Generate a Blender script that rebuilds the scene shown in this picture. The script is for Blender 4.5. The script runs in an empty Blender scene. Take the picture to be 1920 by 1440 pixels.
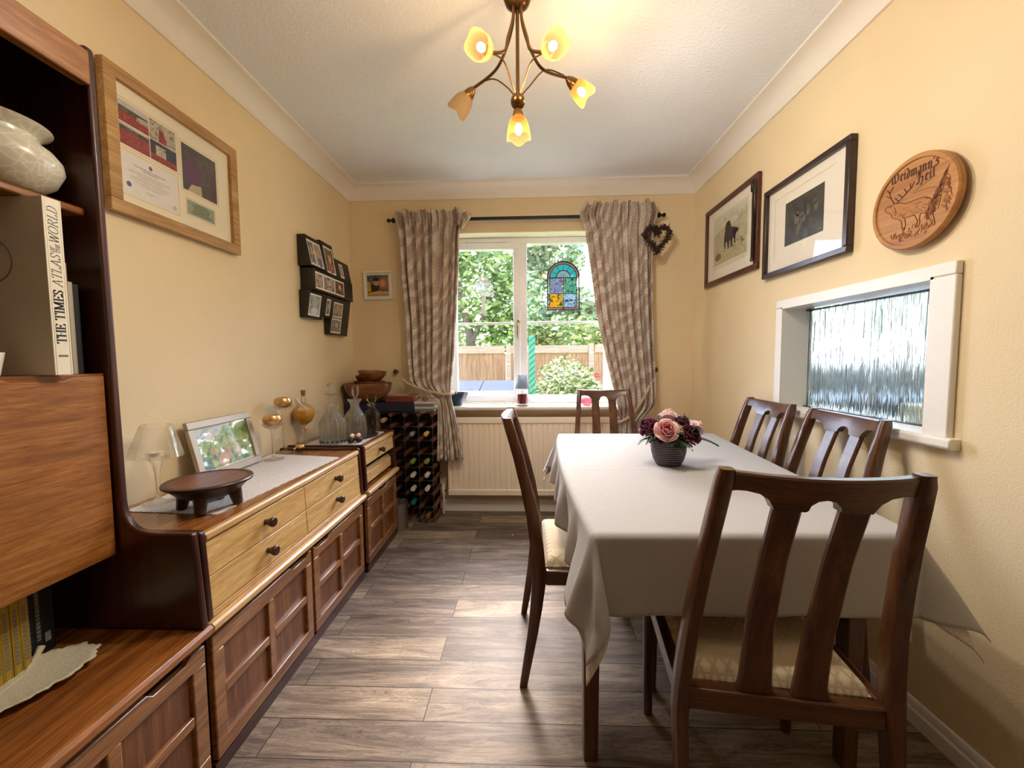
import bpy, bmesh, math, random
from mathutils import Vector, Matrix
R = math.radians
PI = math.pi
random.seed(7)
S = bpy.context.scene
COL = S.collection

# ------------------------------------------------------------------ camera, sky, light, exposure
def setup_camera():
    f, cx, cy = 750.0, 960.0, 720.0
    vx, vy, roll = 986.0, 673.0, -0.006
    y = Vector(((vx-cx)/f, (vy-cy)/f, 1)).normalized()
    up = Vector((math.sin(roll), -math.cos(roll), 0))
    up = (up - y*up.dot(y)).normalized()
    x = y.cross(up)
    if x.x < 0: x = -x
    # rows of the camera axes expressed in the room
    right = Vector((x.x, y.x, up.x)); down = Vector((x.y, y.y, up.y)); fwd = Vector((x.z, y.z, up.z))
    cam = bpy.data.cameras.new('camera'); o = bpy.data.objects.new('camera', cam); COL.objects.link(o)
    m = Matrix((right, -down, -fwd)).transposed().to_4x4()
    m.translation = Vector((0, 0, 1.17))
    o.matrix_world = m
    cam.sensor_width = 36; cam.lens = 36*f/1920; cam.clip_start = 0.05
    S.camera = o
setup_camera()

W = bpy.data.worlds.new('sky'); S.world = W; W.use_nodes = True
nt = W.node_tree; nt.nodes.clear()
wo = nt.nodes.new('ShaderNodeOutputWorld'); wb = nt.nodes.new('ShaderNodeBackground'); sk = nt.nodes.new('ShaderNodeTexSky')
sk.sky_type = 'NISHITA'; sk.sun_disc = False; sk.sun_elevation = R(40); sk.sun_rotation = R(0)
sk.dust_density = 3.0; sk.air_density = 1.0
# added sky gradient: brighter over the garden end, dimmer behind, to light the room
tc = nt.nodes.new('ShaderNodeTexCoord'); dp = nt.nodes.new('ShaderNodeVectorMath'); dp.operation = 'DOT_PRODUCT'
dp.inputs[1].default_value = Vector((0.05, 0.88, 0.50)).normalized(); nt.links.new(tc.outputs['Generated'], dp.inputs[0])
mr = nt.nodes.new('ShaderNodeMapRange'); mr.interpolation_type = 'SMOOTHSTEP'; nt.links.new(dp.outputs['Value'], mr.inputs[0])
mr.inputs[1].default_value = .35; mr.inputs[2].default_value = 1.0; mr.inputs[3].default_value = 0.0; mr.inputs[4].default_value = 1.0
wv = nt.nodes.new('ShaderNodeVectorMath'); wv.operation = 'SCALE'; wv.inputs[3].default_value = 0.35; nt.links.new(sk.outputs[0], wv.inputs[0])
wm = nt.nodes.new('ShaderNodeMixRGB'); wm.inputs[0].default_value = .6; wm.inputs[2].default_value = (.74, .95, 1.46, 1); nt.links.new(wv.outputs[0], wm.inputs[1])
ws = nt.nodes.new('ShaderNodeMath'); ws.operation = 'MULTIPLY_ADD'; nt.links.new(mr.outputs[0], ws.inputs[0]); ws.inputs[1].default_value = 5.8; ws.inputs[2].default_value = 1.5
nt.links.new(wm.outputs[0], wb.inputs[0]); nt.links.new(ws.outputs[0], wb.inputs[1])
nt.links.new(wb.outputs[0], wo.inputs[0])

def portal(name, cx, y, cz, w, h):
    l = bpy.data.lights.new(name, 'AREA'); l.shape = 'RECTANGLE'; l.size = w; l.size_y = h; l.cycles.is_portal = True
    o = bpy.data.objects.new(name, l); COL.objects.link(o); o.location = (cx, y, cz); o.rotation_euler = (R(-90), 0, 0)
portal('window_daylight', 0.02, 3.262, 1.46, 1.30, 1.32)
portal('kitchen_daylight', 2.6, 3.262, 1.6, 1.76, 1.06)

VS = S.view_settings
S.display_settings.display_device = 'sRGB'
VS.view_transform = 'Standard'; VS.look = 'None'; VS.gamma = 1; VS.use_curve_mapping = False
VS.exposure = 1.3
S.cycles.max_bounces = 10; S.cycles.diffuse_bounces = 5; S.cycles.glossy_bounces = 4
S.cycles.transmission_bounces = 10; S.cycles.transparent_max_bounces = 16
S.cycles.sample_clamp_indirect = 6; S.cycles.use_denoising = True
S.cycles.caustics_reflective = False; S.cycles.caustics_refractive = True
S.cycles.blur_glossy = 0.5

# ------------------------------------------------------------------ materials
def lin(c):
    if isinstance(c, str):
        c = c.lstrip('#'); c = [int(c[i:i+2], 16) for i in (0, 2, 4)]
    r = []
    for v in c[:3]:
        v /= 255.0
        r.append(v/12.92 if v <= 0.04045 else ((v+0.055)/1.055)**2.4)
    return (*r, 1)
MATS = {}
def base(name):
    m = bpy.data.materials.new(name); m.use_nodes = True
    n = m.node_tree.nodes; b = n['Principled BSDF']
    MATS[name] = m
    return m, m.node_tree, b
def N(t, kind, **kw):
    n = t.nodes.new('ShaderNode'+kind)
    for k, v in kw.items(): setattr(n, k, v)
    return n
def L(t, a, b): t.links.new(a, b)
def coords(t, scale=(1, 1, 1), rot=(0, 0, 0), kind='Object'):
    c = N(t, 'TexCoord'); m = N(t, 'Mapping'); L(t, c.outputs[kind], m.inputs[0])
    m.inputs['Scale'].default_value = scale; m.inputs['Rotation'].default_value = rot
    return m.outputs[0]
def noise(t, vec, scale, detail=3, rough=.5, dist=0):
    n = N(t, 'TexNoise'); n.inputs['Scale'].default_value = scale; n.inputs['Detail'].default_value = detail
    n.inputs['Roughness'].default_value = rough; n.inputs['Distortion'].default_value = dist
    if vec is not None: L(t, vec, n.inputs['Vector'])
    return n
def ramp(t, fac, stops):
    r = N(t, 'ValToRGB'); e = r.color_ramp.elements
    while len(e) < len(stops): e.new(.5)
    for i, (p, c) in enumerate(stops): e[i].position = p; e[i].color = lin(c)
    L(t, fac, r.inputs[0]); return r.outputs[0]
def bump(t, b, height, strength, dist=.01):
    n = N(t, 'Bump'); n.inputs['Strength'].default_value = strength; n.inputs['Distance'].default_value = dist
    L(t, height, n.inputs['Height']); L(t, n.outputs[0], b.inputs['Normal'])
def plain(name, col, rough=.5, metal=0, vary=.06, nscale=30, bumpy=0, spec=.5, coat=0, sheen=0):
    """a painted / moulded surface: flat colour with a slight procedural mottling"""
    if name in MATS: return MATS[name]
    m, t, b = base(name)
    v = coords(t)
    n = noise(t, v, nscale, 4)
    c = lin(col)
    lo = [max(0, x*(1-vary)) for x in c[:3]]; hi = [min(1, x*(1+vary)) for x in c[:3]]
    mx = N(t, 'MixRGB'); mx.inputs[1].default_value = (*lo, 1); mx.inputs[2].default_value = (*hi, 1)
    L(t, n.outputs[0], mx.inputs[0]); L(t, mx.outputs[0], b.inputs['Base Color'])
    b.inputs['Roughness'].default_value = rough; b.inputs['Metallic'].default_value = metal
    b.inputs['Specular IOR Level'].default_value = spec; b.inputs['Coat Weight'].default_value = coat
    b.inputs['Sheen Weight'].default_value = sheen
    if bumpy: bump(t, b, n.outputs[0], bumpy, .004)
    return m
def wood(name, dark, mid, light, grain='x', rough=.38, scale=1.0, coat=.15, streak=.5):
    if name in MATS: return MATS[name]
    m, t, b = base(name)
    s = {'x': (1.2, 16, 16), 'y': (16, 1.2, 16), 'z': (16, 16, 1.2)}[grain]
    s = tuple(x*scale for x in s)
    v = coords(t, s)
    n1 = noise(t, v, 1.6, 5, .6, .8)
    c1 = ramp(t, n1.outputs[0], [(.30, dark), (.52, mid), (.72, light)])
    s2 = tuple(x*7 for x in s); v2 = coords(t, (s2[0] if grain != 'x' else 7*scale, s2[1] if grain != 'y' else 7*scale, s2[2] if grain != 'z' else 7*scale))
    n2 = noise(t, v2, 1.5, 3, .6)
    f = ramp(t, n2.outputs[0], [(.35, (150, 150, 150)), (.65, (255, 255, 255))])
    mx = N(t, 'MixRGB', blend_type='MULTIPLY'); mx.inputs[0].default_value = streak
    L(t, c1, mx.inputs[1]); L(t, f, mx.inputs[2]); L(t, mx.outputs[0], b.inputs['Base Color'])
    b.inputs['Roughness'].default_value = rough; b.inputs['Coat Weight'].default_value = coat; b.inputs['Coat Roughness'].default_value = .25
    bump(t, b, n2.outputs[0], .08, .002)
    return m
def glass(name, col=(1, 1, 1), rough=0.0, ior=1.45, bumpscale=None, bumpstr=0.3, bscale=(1, 1, 1)):
    if name in MATS: return MATS[name]
    m, t, b = base(name)
    b.inputs['Base Color'].default_value = (*col, 1); b.inputs['Transmission Weight'].default_value = 1
    b.inputs['Roughness'].default_value = rough; b.inputs['IOR'].default_value = ior
    if bumpscale:
        n = noise(t, coords(t, bscale), bumpscale, 2); bump(t, b, n.outputs[0], bumpstr, .01)
    return m
def crystal(name, part=.55, rough=.0, bumpscale=None, bumpstr=.3, bscale=(1, 1, 1)):
    m = glass(name, rough=rough, bumpscale=bumpscale, bumpstr=bumpstr, bscale=bscale); t = m.node_tree; b = t.nodes['Principled BSDF']
    tr = N(t, 'BsdfTransparent'); tr.inputs[0].default_value = (.97, .98, .98, 1); mx = N(t, 'MixShader'); mx.inputs[0].default_value = part
    L(t, tr.outputs[0], mx.inputs[1]); L(t, b.outputs[0], mx.inputs[2]); L(t, mx.outputs[0], t.nodes['Material Output'].inputs[0])
    return m
def thin(name, col=(1, 1, 1), gloss=.06, rough=.02):
    """window pane: clear sheet with a faint mirror"""
    if name in MATS: return MATS[name]
    m, t, b = base(name); t.nodes.remove(b)
    tr = N(t, 'BsdfTransparent'); tr.inputs[0].default_value = (*col, 1)
    gl = N(t, 'BsdfGlossy'); gl.inputs['Roughness'].default_value = rough
    lw = N(t, 'LayerWeight'); lw.inputs[0].default_value = .5
    pw = N(t, 'Math', operation='POWER'); L(t, lw.outputs['Facing'], pw.inputs[0]); pw.inputs[1].default_value = 4.0
    fr = N(t, 'Math', operation='MULTIPLY_ADD'); L(t, pw.outputs[0], fr.inputs[0]); fr.inputs[1].default_value = .5; fr.inputs[2].default_value = gloss*.5
    mx = N(t, 'MixShader'); L(t, fr.outputs[0], mx.inputs[0]); L(t, tr.outputs[0], mx.inputs[1]); L(t, gl.outputs[0], mx.inputs[2])
    L(t, mx.outputs[0], t.nodes['Material Output'].inputs[0])
    return m
def tinted(name, col, opac=.5, trans=True):
    """coloured translucent sheet (glass paint, frosted shade)"""
    if name in MATS: return MATS[name]
    m, t, b = base(name); t.nodes.remove(b)
    tr = N(t, 'BsdfTransparent'); tr.inputs[0].default_value = lin(col) if trans else (1, 1, 1, 1)
    tl = N(t, 'BsdfTranslucent'); tl.inputs[0].default_value = lin(col)
    df = N(t, 'BsdfDiffuse'); df.inputs[0].default_value = lin(col)
    a = N(t, 'MixShader'); a.inputs[0].default_value = .4; L(t, tl.outputs[0], a.inputs[1]); L(t, df.outputs[0], a.inputs[2])
    mx = N(t, 'MixShader'); mx.inputs[0].default_value = opac; L(t, tr.outputs[0], mx.inputs[1]); L(t, a.outputs[0], mx.inputs[2])
    L(t, mx.outputs[0], t.nodes['Material Output'].inputs[0])
    return m
def blotch(name, cols, scale=30, rough=.35, detail=4, dist=.6, stretch=(1, 1, 1)):
    """photographic print / leafy mottling: noise through a colour ramp"""
    if name in MATS: return MATS[name]
    m, t, b = base(name)
    n = noise(t, coords(t, stretch), scale, detail, .6, dist)
    k = len(cols)
    c = ramp(t, n.outputs[0], [(.28+.44*i/max(1, k-1), x) for i, x in enumerate(cols)])
    L(t, c, b.inputs['Base Color']); b.inputs['Roughness'].default_value = rough
    return m
def emit(name, col, strength):
    m, t, b = base(name)
    b.inputs['Base Color'].default_value = lin(col); b.inputs['Emission Color'].default_value = lin(col); b.inputs['Emission Strength'].default_value = strength
    return m

# ------------------------------------------------------------------ mesh helpers
class MB:
    def __init__(s): s.v = []; s.f = []; s.mi = []
    def add(s, vs, fs, mi=0, M=None):
        o = len(s.v)
        for p in vs:
            p = Vector(p)
            s.v.append(M @ p if M is not None else p)
        for f in fs: s.f.append(tuple(i+o for i in f)); s.mi.append(mi)
        return s
    def box(s, x0, x1, y0, y1, z0, z1, mi=0, M=None):
        vs = [(x, y, z) for x in (x0, x1) for y in (y0, y1) for z in (z0, z1)]
        return s.add(vs, [(0, 1, 3, 2), (4, 6, 7, 5), (0, 4, 5, 1), (2, 3, 7, 6), (0, 2, 6, 4), (1, 5, 7, 3)], mi, M)
    def prism(s, poly, axis, a0, a1, mi=0, M=None):
        """poly: 2-D outline; axis: the direction it is given thickness in"""
        def P(q, a):
            return {'x': (a, q[0], q[1]), 'y': (q[0], a, q[1]), 'z': (q[0], q[1], a)}[axis]
        n = len(poly)
        vs = [P(q, a0) for q in poly]+[P(q, a1) for q in poly]
        fs = [tuple(range(n-1, -1, -1)), tuple(range(n, 2*n))]+[(i, (i+1) % n, (i+1) % n+n, i+n) for i in range(n)]
        return s.add(vs, fs, mi, M)
    def sweep(s, secs, closed=False, cap=True, mi=0, M=None):
        """secs: list of rings (same count) of 3-D points"""
        n = len(secs[0]); vs = [p for r in secs for p in r]; fs = []
        k = len(secs)
        for i in range(k if closed else k-1):
            for j in range(n):
                a, b = i*n+j, i*n+(j+1) % n; c, d = ((i+1) % k)*n+(j+1) % n, ((i+1) % k)*n+j
                fs.append((a, b, c, d))
        if cap and not closed: fs += [tuple(range(n-1, -1, -1)), tuple((k-1)*n+j for j in range(n))]
        return s.add(vs, fs, mi, M)
    def tube(s, pts, r, n=10, mi=0, M=None, cap=True):
        pts = [Vector(p) for p in pts]; secs = []
        ref = Vector((0, 0, 1))
        d0 = (pts[1]-pts[0]).normalized()
        if abs(d0.dot(ref)) > .9: ref = Vector((1, 0, 0))
        u = d0.cross(ref).normalized()
        for i, p in enumerate(pts):
            d = (pts[min(i+1, len(pts)-1)]-pts[max(i-1, 0)]).normalized()
            u = (u-d*u.dot(d)).normalized(); w = d.cross(u)
            rr = r[i] if isinstance(r, (list, tuple)) else r
            secs.append([p+(u*math.cos(2*PI*k/n)+w*math.sin(2*PI*k/n))*rr for k in range(n)])
        return s.sweep(secs, cap=cap, mi=mi, M=M)
    def lathe(s, prof, c=(0, 0, 0), n=32, mi=0, M=None, flute=None, close=False):
        """prof: (r, z) pairs from bottom to top; flute=(count, depth)"""
        vs = []; fs = []; k = len(prof)
        for (r, z) in prof:
            for j in range(n):
                a = 2*PI*j/n; rr = r
                if flute: rr = r*(1+flute[1]*math.cos(flute[0]*a))
                vs.append((c[0]+rr*math.cos(a), c[1]+rr*math.sin(a), c[2]+z))
        for i in range(k if close else k-1):
            for j in range(n):
                i2 = (i+1) % k
                fs.append((i*n+j, i*n+(j+1) % n, i2*n+(j+1) % n, i2*n+j))
        if not close: fs += [tuple(range(n-1, -1, -1)), tuple((k-1)*n+j for j in range(n))]
        return s.add(vs, fs, mi, M)
    def ell(s, c, r, n=14, m=8, mi=0, M=None):
        prof = [(max(1e-4, math.sin(PI*i/m)), -math.cos(PI*i/m)) for i in range(m+1)]
        T = Matrix.Translation(Vector(c)) @ Matrix.Diagonal((*r, 1))
        if M is not None: T = M @ T
        return s.lathe(prof, n=n, mi=mi, M=T)
    def grid(s, fn, nu, nv, mi=0, M=None, wrap=False):
        vs = [fn(i/nu, j/nv) for i in range(nu+1) for j in range(nv+1)]
        fs = [(i*(nv+1)+j, (i+1)*(nv+1)+j, (i+1)*(nv+1)+j+1, i*(nv+1)+j+1) for i in range(nu) for j in range(nv)]
        return s.add(vs, fs, mi, M)
    def poly(s, pts, mi=0, M=None):
        return s.add(pts, [tuple(range(len(pts)))], mi, M)
    def build(s, name, mat, parent=None, smooth=35, bevel=0, seg=2, solid=0, sub=0, origin=None, fixn=True):
        me = bpy.data.meshes.new(name)
        vs = s.v
        off = Vector((0, 0, 0))
        if parent is not None:
            p = parent
            while p is not None: off += p.location; p = p.parent
            loc = Vector((0, 0, 0))
        elif origin == 0: loc = Vector((0, 0, 0))
        else:
            lo = [min(v[i] for v in vs) for i in range(3)]; hi = [max(v[i] for v in vs) for i in range(3)]
            loc = Vector(((lo[0]+hi[0])/2, (lo[1]+hi[1])/2, lo[2])) if origin is None else Vector(origin); off = loc
        me.from_pydata([tuple(v-off) for v in vs], [], s.f)
        mats = mat if isinstance(mat, (list, tuple)) else [mat]
        for m in mats: me.materials.append(m)
        if len(mats) > 1: me.polygons.foreach_set('material_index', s.mi)
        if fixn:
            bm = bmesh.new(); bm.from_mesh(me); bmesh.ops.recalc_face_normals(bm, faces=bm.faces); bm.to_mesh(me); bm.free()
        if smooth:
            me.shade_smooth(); me.set_sharp_from_angle(angle=R(smooth))
        me.update()
        o = bpy.data.objects.new(name, me); COL.objects.link(o); o.location = loc
        if parent is not None: o.parent = parent
        if solid:
            md = o.modifiers.new('solid', 'SOLIDIFY'); md.thickness = solid; md.offset = 0
        if bevel:
            md = o.modifiers.new('bevel', 'BEVEL'); md.width = bevel; md.segments = seg; md.limit_method = 'ANGLE'; md.angle_limit = R(40); md.harden_normals = False
        if sub:
            md = o.modifiers.new('sub', 'SUBSURF'); md.levels = sub; md.render_levels = sub
        return o
def thing(name, label, cat, loc=(0, 0, 0), group=None):
    o = bpy.data.objects.new(name, None); COL.objects.link(o); o.location = loc; o.empty_display_size = .1
    o['label'] = label; o['category'] = cat
    if group: o['group'] = group
    return o
def tag(o, label, cat, group=None, kind=None):
    o['label'] = label; o['category'] = cat
    if group: o['group'] = group
    if kind: o['kind'] = kind
    return o
def struct(o, label=None, cat=None):
    o['kind'] = 'structure'
    if label: o['label'] = label
    if cat: o['category'] = cat
    return o
def dup(o, parent=None):
    c = o.copy(); COL.objects.link(c)
    if parent is not None: c.parent = parent
    for ch in list(o.children): dup(ch, c)
    return c
def lerp(a, b, t): return a+(b-a)*t
def sm(t): t = max(0, min(1, t)); return t*t*(3-2*t)
def interp(tab, x):
    """piecewise-linear lookup: tab of (x, value)"""
    if x <= tab[0][0]: return tab[0][1]
    for (a, va), (b, vb) in zip(tab, tab[1:]):
        if x <= b:
            k = (x-a)/(b-a)
            return tuple(lerp(p, q, k) for p, q in zip(va, vb)) if isinstance(va, tuple) else lerp(va, vb, k)
    return tab[-1][1]
def catmull(pts, n=8):
    P = [Vector(p) for p in pts]; out = []
    for i in range(len(P)-1):
        p0, p1, p2, p3 = P[max(i-1, 0)], P[i], P[i+1], P[min(i+2, len(P)-1)]
        for k in range(n):
            t = k/n
            out.append(.5*((2*p1)+(p2-p0)*t+(2*p0-5*p1+4*p2-p3)*t*t+(3*p1-p0-3*p2+p3)*t**3))
    out.append(P[-1]); return out
# broad-nib lettering --------------------------------------------------------
def hull(pts):
    pts = sorted(set((round(x, 6), round(y, 6)) for x, y in pts))
    if len(pts) < 3: return pts
    def half(ps):
        h = []
        for p in ps:
            while len(h) > 1 and (h[-1][0]-h[-2][0])*(p[1]-h[-2][1])-(h[-1][1]-h[-2][1])*(p[0]-h[-2][0]) <= 0: h.pop()
            h.append(p)
        return h
    a = half(pts); b = half(pts[::-1]); return a[:-1]+b[:-1]
def stroke2d(lines, nib, thin_):
    polys = []
    for ln in lines:
        for p, q in zip(ln, ln[1:]):
            pts = []
            for c in (p, q):
                for sx in (-1, 1):
                    for e in ((thin_, 0), (-thin_, 0), (0, thin_), (0, -thin_)):
                        pts.append((c[0]+sx*nib[0]+e[0], c[1]+sx*nib[1]+e[1]))
            polys.append(hull(pts))
    return polys
def sf(x): return [(x-.11, 0), (x+.11, 0)]
def st(x): return [(x-.11, 1), (x+.11, 1)]
SERIF = {
 'T': (.76, [[(.02, .82), (.02, 1), (.70, 1), (.70, .82)], [(.36, 1), (.36, 0)], sf(.36)]),
 'H': (.86, [[(.14, 0), (.14, 1)], [(.68, 0), (.68, 1)], [(.14, .52), (.68, .52)], sf(.14), sf(.68), st(.14), st(.68)]),
 'E': (.72, [[(.16, 0), (.16, 1)], [(.04, 1), (.6, 1), (.6, .82)], [(.16, .52), (.45, .52)], [(.45, .42), (.45, .62)], [(.04, 0), (.62, 0), (.62, .2)]]),
 'I': (.40, [[(.18, 0), (.18, 1)], sf(.18), st(.18)]),
 'M': (1.02, [[(.14, 0), (.14, 1)], [(.14, 1), (.48, .06)], [(.48, .06), (.82, 1)], [(.82, 1), (.82, 0)], sf(.14), sf(.82), [(.04, 1), (.2, 1)], [(.78, 1), (.93, 1)]]),
 'S': (.64, [[(.50, .75), (.50, .95)], [(.50, .88), (.36, 1), (.20, .98), (.10, .86), (.12, .68), (.28, .55), (.42, .45), (.51, .32), (.48, .12), (.34, 0), (.18, .02), (.07, .12)], [(.07, .04), (.07, .26)]]),
 'A': (.84, [[(.10, 0), (.40, 1)], [(.40, 1), (.72, 0)], [(.20, .34), (.60, .34)], sf(.10), sf(.72)]),
 'L': (.70, [[(.16, 0), (.16, 1)], [(.04, 0), (.60, 0), (.60, .24)], st(.16)]),
 'O': (.84, [[(.40, 1), (.20, .92), (.09, .7), (.08, .5), (.09, .3), (.2, .08), (.40, 0), (.6, .08), (.71, .3), (.72, .5), (.71, .7), (.6, .92), (.40, 1)]]),
 'F': (.66, [[(.16, 0), (.16, 1)], [(.04, 1), (.58, 1), (.58, .82)], [(.16, .52), (.44, .52)], sf(.16)]),
 'W': (1.06, [[(.06, 1), (.30, 0)], [(.30, 0), (.50, .95)], [(.50, .95), (.72, 0)], [(.72, 0), (.94, 1)], st(.08), st(.92)]),
 'R': (.82, [[(.16, 0), (.16, 1)], [(.04, 1), (.44, 1), (.60, .88), (.60, .64), (.44, .52), (.16, .52)], [(.38, .52), (.70, 0), (.78, 0)], sf(.16)]),
 'D': (.84, [[(.16, 0), (.16, 1)], [(.04, 1), (.40, 1), (.62, .85), (.70, .5), (.62, .15), (.40, 0), (.04, 0)]]),
 ' ': (.42, []),
}
FRAK = {
 'W': (1.0, [[(-.04, .74), (.06, .98), (.16, .86), (.14, .16), (.28, 0), (.42, .16)], [(.32, .86), (.42, 1), (.44, .16), (.58, 0), (.80, .20), (.84, .62), (.70, .92), (.60, .86)], [(-.06, .5), (.1, .46)]]),
 'e': (.38, [[(.1, .32), (.28, .5), (.18, .66), (.08, .5), (.08, .12), (.18, 0), (.3, .1)]]),
 'i': (.27, [[(0, .52), (.1, .64), (.1, .1), (.2, 0)], [(.08, .84), (.14, .92)]]),
 'd': (.40, [[(.02, .98), (.28, .62), (.3, .15), (.17, 0), (.06, .12), (.06, .5), (.18, .62)]]),
 'm': (.72, [[(0, .52), (.1, .64), (.1, .08), (.16, 0)], [(.1, .5), (.26, .64), (.33, .55), (.33, .08), (.38, 0)], [(.33, .5), (.48, .64), (.56, .55), (.56, .1), (.66, 0)]]),
 'a': (.42, [[(.05, .56), (.18, .66), (.29, .55), (.29, .1), (.38, 0)], [(.29, .36), (.1, .28), (.07, .1), (.17, 0), (.28, .12)]]),
 'n': (.49, [[(0, .52), (.1, .64), (.1, .08), (.16, 0)], [(.1, .5), (.26, .64), (.33, .55), (.33, .1), (.43, 0)]]),
 "'": (.2, [[(.1, 1.02), (.1, .88), (.04, .76)]]),
 's': (.36, [[(.28, .55), (.16, .66), (.06, .5), (.26, .3), (.24, .08), (.1, 0), (0, .1)]]),
 'H': (.72, [[(-.04, .78), (.12, 1), (.34, .86), (.54, 1.02)], [(.20, .92), (.18, .12), (.04, -.02), (-.02, .1)], [(.18, .48), (.40, .62), (.52, .5), (.52, .06), (.40, -.18), (.30, -.12)]]),
 'l': (.26, [[(0, .92), (.1, 1), (.1, .1), (.2, 0)]]),
 ' ': (.3, []),
}
def text_polys(txt, font, nib, thin_, slant=0, space=0.0):
    x = 0; out = []
    for ch in txt:
        w, lines = font[ch]
        for p in stroke2d([[(a+x+slant*b, b) for a, b in ln] for ln in lines], nib, thin_): out.append(p)
        x += w+space
    return out, x

# ------------------------------------------------------------------ materials in use
XL, XR, YB, YN, ZC = -1.32, 1.237, 3.03, -3.2, 2.45
def m_wall(name, col, sc=170, st=.35, vary=.05):
    m, t, b = base(name)
    v = coords(t); n = noise(t, v, sc, 3, .6); n2 = noise(t, v, 3, 2)
    c = lin(col)
    mx = N(t, 'MixRGB'); mx.inputs[1].default_value = (*[x*(1-vary) for x in c[:3]], 1); mx.inputs[2].default_value = (*[min(1, x*(1+vary)) for x in c[:3]], 1)
    L(t, n2.outputs[0], mx.inputs[0]); L(t, mx.outputs[0], b.inputs['Base Color'])
    b.inputs['Roughness'].default_value = .6; b.inputs['Specular IOR Level'].default_value = .3
    bump(t, b, n.outputs[0], st, .004)
    return m
M_WALL = m_wall('cream_wall_paper', (232, 212, 173))
M_CEIL = m_wall('stippled_ceiling', (236, 240, 247), 75, .9)
M_WHITE = plain('white_gloss_paint', (236, 232, 224), .35, vary=.02)
M_UPVC = plain('white_window_plastic', (240, 242, 244), .25, vary=.01)
M_COVE = plain('plaster_cove', (236, 230, 220), .55, vary=.02)
def m_floor():
    m, t, b = base('grey_oak_laminate')
    c = N(t, 'TexCoord'); mp = N(t, 'Mapping'); L(t, c.outputs['Object'], mp.inputs[0])
    mp.inputs['Location'].default_value = (.34, -.032, 0)
    br = N(t, 'TexBrick'); br.offset = .37; br.squash = 1.0; br.offset_frequency = 2
    br.inputs['Color1'].default_value = (0, 0, 0, 1); br.inputs['Color2'].default_value = (1, 1, 1, 1); br.inputs['Mortar'].default_value = (.5, .5, .5, 1)
    br.inputs['Scale'].default_value = 1; br.inputs['Mortar Size'].default_value = .0016; br.inputs['Mortar Smooth'].default_value = 0
    br.inputs['Bias'].default_value = 0; br.inputs['Brick Width'].default_value = 1.26; br.inputs['Row Height'].default_value = .1315
    L(t, mp.outputs[0], br.inputs['Vector'])
    # each board draws its grain from its own place in the noise
    sh = N(t, 'VectorMath', operation='MULTIPLY_ADD'); L(t, br.outputs['Color'], sh.inputs[0]); sh.inputs[1].default_value = (37, 19, 11); L(t, c.outputs['Object'], sh.inputs[2])
    m1 = N(t, 'Mapping'); m1.inputs['Scale'].default_value = (1.3, 9, 1); L(t, sh.outputs[0], m1.inputs[0])
    n1 = noise(t, m1.outputs[0], 1.5, 5, .62, 1.6)
    m2 = N(t, 'Mapping'); m2.inputs['Scale'].default_value = (5, 90, 1); L(t, sh.outputs[0], m2.inputs[0])
    n2 = noise(t, m2.outputs[0], 1.6, 3, .6, .4)
    c1 = ramp(t, n1.outputs[0], [(.26, (104, 93, 84)), (.45, (156, 142, 128)), (.60, (190, 175, 157)), (.76, (220, 206, 188))])
    c2 = ramp(t, n2.outputs[0], [(.3, (170, 165, 160)), (.7, (255, 255, 255))])
    x = N(t, 'MixRGB', blend_type='MULTIPLY'); x.inputs[0].default_value = .7; L(t, c1, x.inputs[1]); L(t, c2, x.inputs[2])
    pm = N(t, 'Math', operation='MULTIPLY'); L(t, n1.outputs[0], pm.inputs[0]); pm.inputs[1].default_value = 13
    pp = N(t, 'Math', operation='PINGPONG'); L(t, pm.outputs[0], pp.inputs[0]); pp.inputs[1].default_value = .5
    rg = ramp(t, pp.outputs[0], [(.0, (178, 168, 160)), (.16, (255, 255, 255))])
    x2 = N(t, 'MixRGB', blend_type='MULTIPLY'); x2.inputs[0].default_value = .7; L(t, x.outputs[0], x2.inputs[1]); L(t, rg, x2.inputs[2]); x = x2
    tone = ramp(t, br.outputs['Color'], [(.0, (176, 170, 168)), (.5, (220, 214, 208)), (1.0, (255, 248, 236))])
    y = N(t, 'MixRGB', blend_type='MULTIPLY'); y.inputs[0].default_value = 1; L(t, x.outputs[0], y.inputs[1]); L(t, tone, y.inputs[2])
    z = N(t, 'MixRGB'); L(t, br.outputs['Fac'], z.inputs[0]); L(t, y.outputs[0], z.inputs[1]); z.inputs[2].default_value = lin((52, 44, 38))
    L(t, z.outputs[0], b.inputs['Base Color'])
    b.inputs['Roughness'].default_value = .47; b.inputs['Specular IOR Level'].default_value = .22
    bump(t, b, n2.outputs[0], .10, .002)
    return m
M_FLOOR = m_floor()
M_DARKROSE = wood('dark_rosewood', (40, 14, 8), (62, 24, 13), (84, 36, 20), 'z', .30, 1, .3)
M_DARKROSE_Y = wood('dark_rosewood_rail', (48, 18, 10), (74, 30, 16), (96, 44, 24), 'y', .30, 1, .3)
M_TEAK_Y = wood('teak_across', (128, 76, 30), (164, 104, 48), (190, 130, 66), 'y', .36, 2.4, .25)
M_TEAK_TOP = wood('teak_top', (112, 62, 24), (148, 88, 38), (178, 116, 56), 'y', .26, 1.2, .4)
M_OAK_Y = wood('golden_teak_drawer', (188, 142, 80), (214, 172, 106), (228, 192, 128), 'y', .4, 2.4, .15, .4)
M_LIP = wood('golden_teak_lip', (176, 132, 78), (206, 164, 104), (222, 184, 124), 'y', .42, 1.6, .3, .3)
M_DOOR_Z = wood('brown_teak_panel', (92, 52, 28), (122, 74, 42), (146, 94, 58), 'z', .42, 1.4, .15)
M_DOOR_Y = wood('brown_teak_rail', (118, 74, 38), (150, 100, 56), (176, 124, 76), 'y', .30, 1.8, .5)
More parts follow.
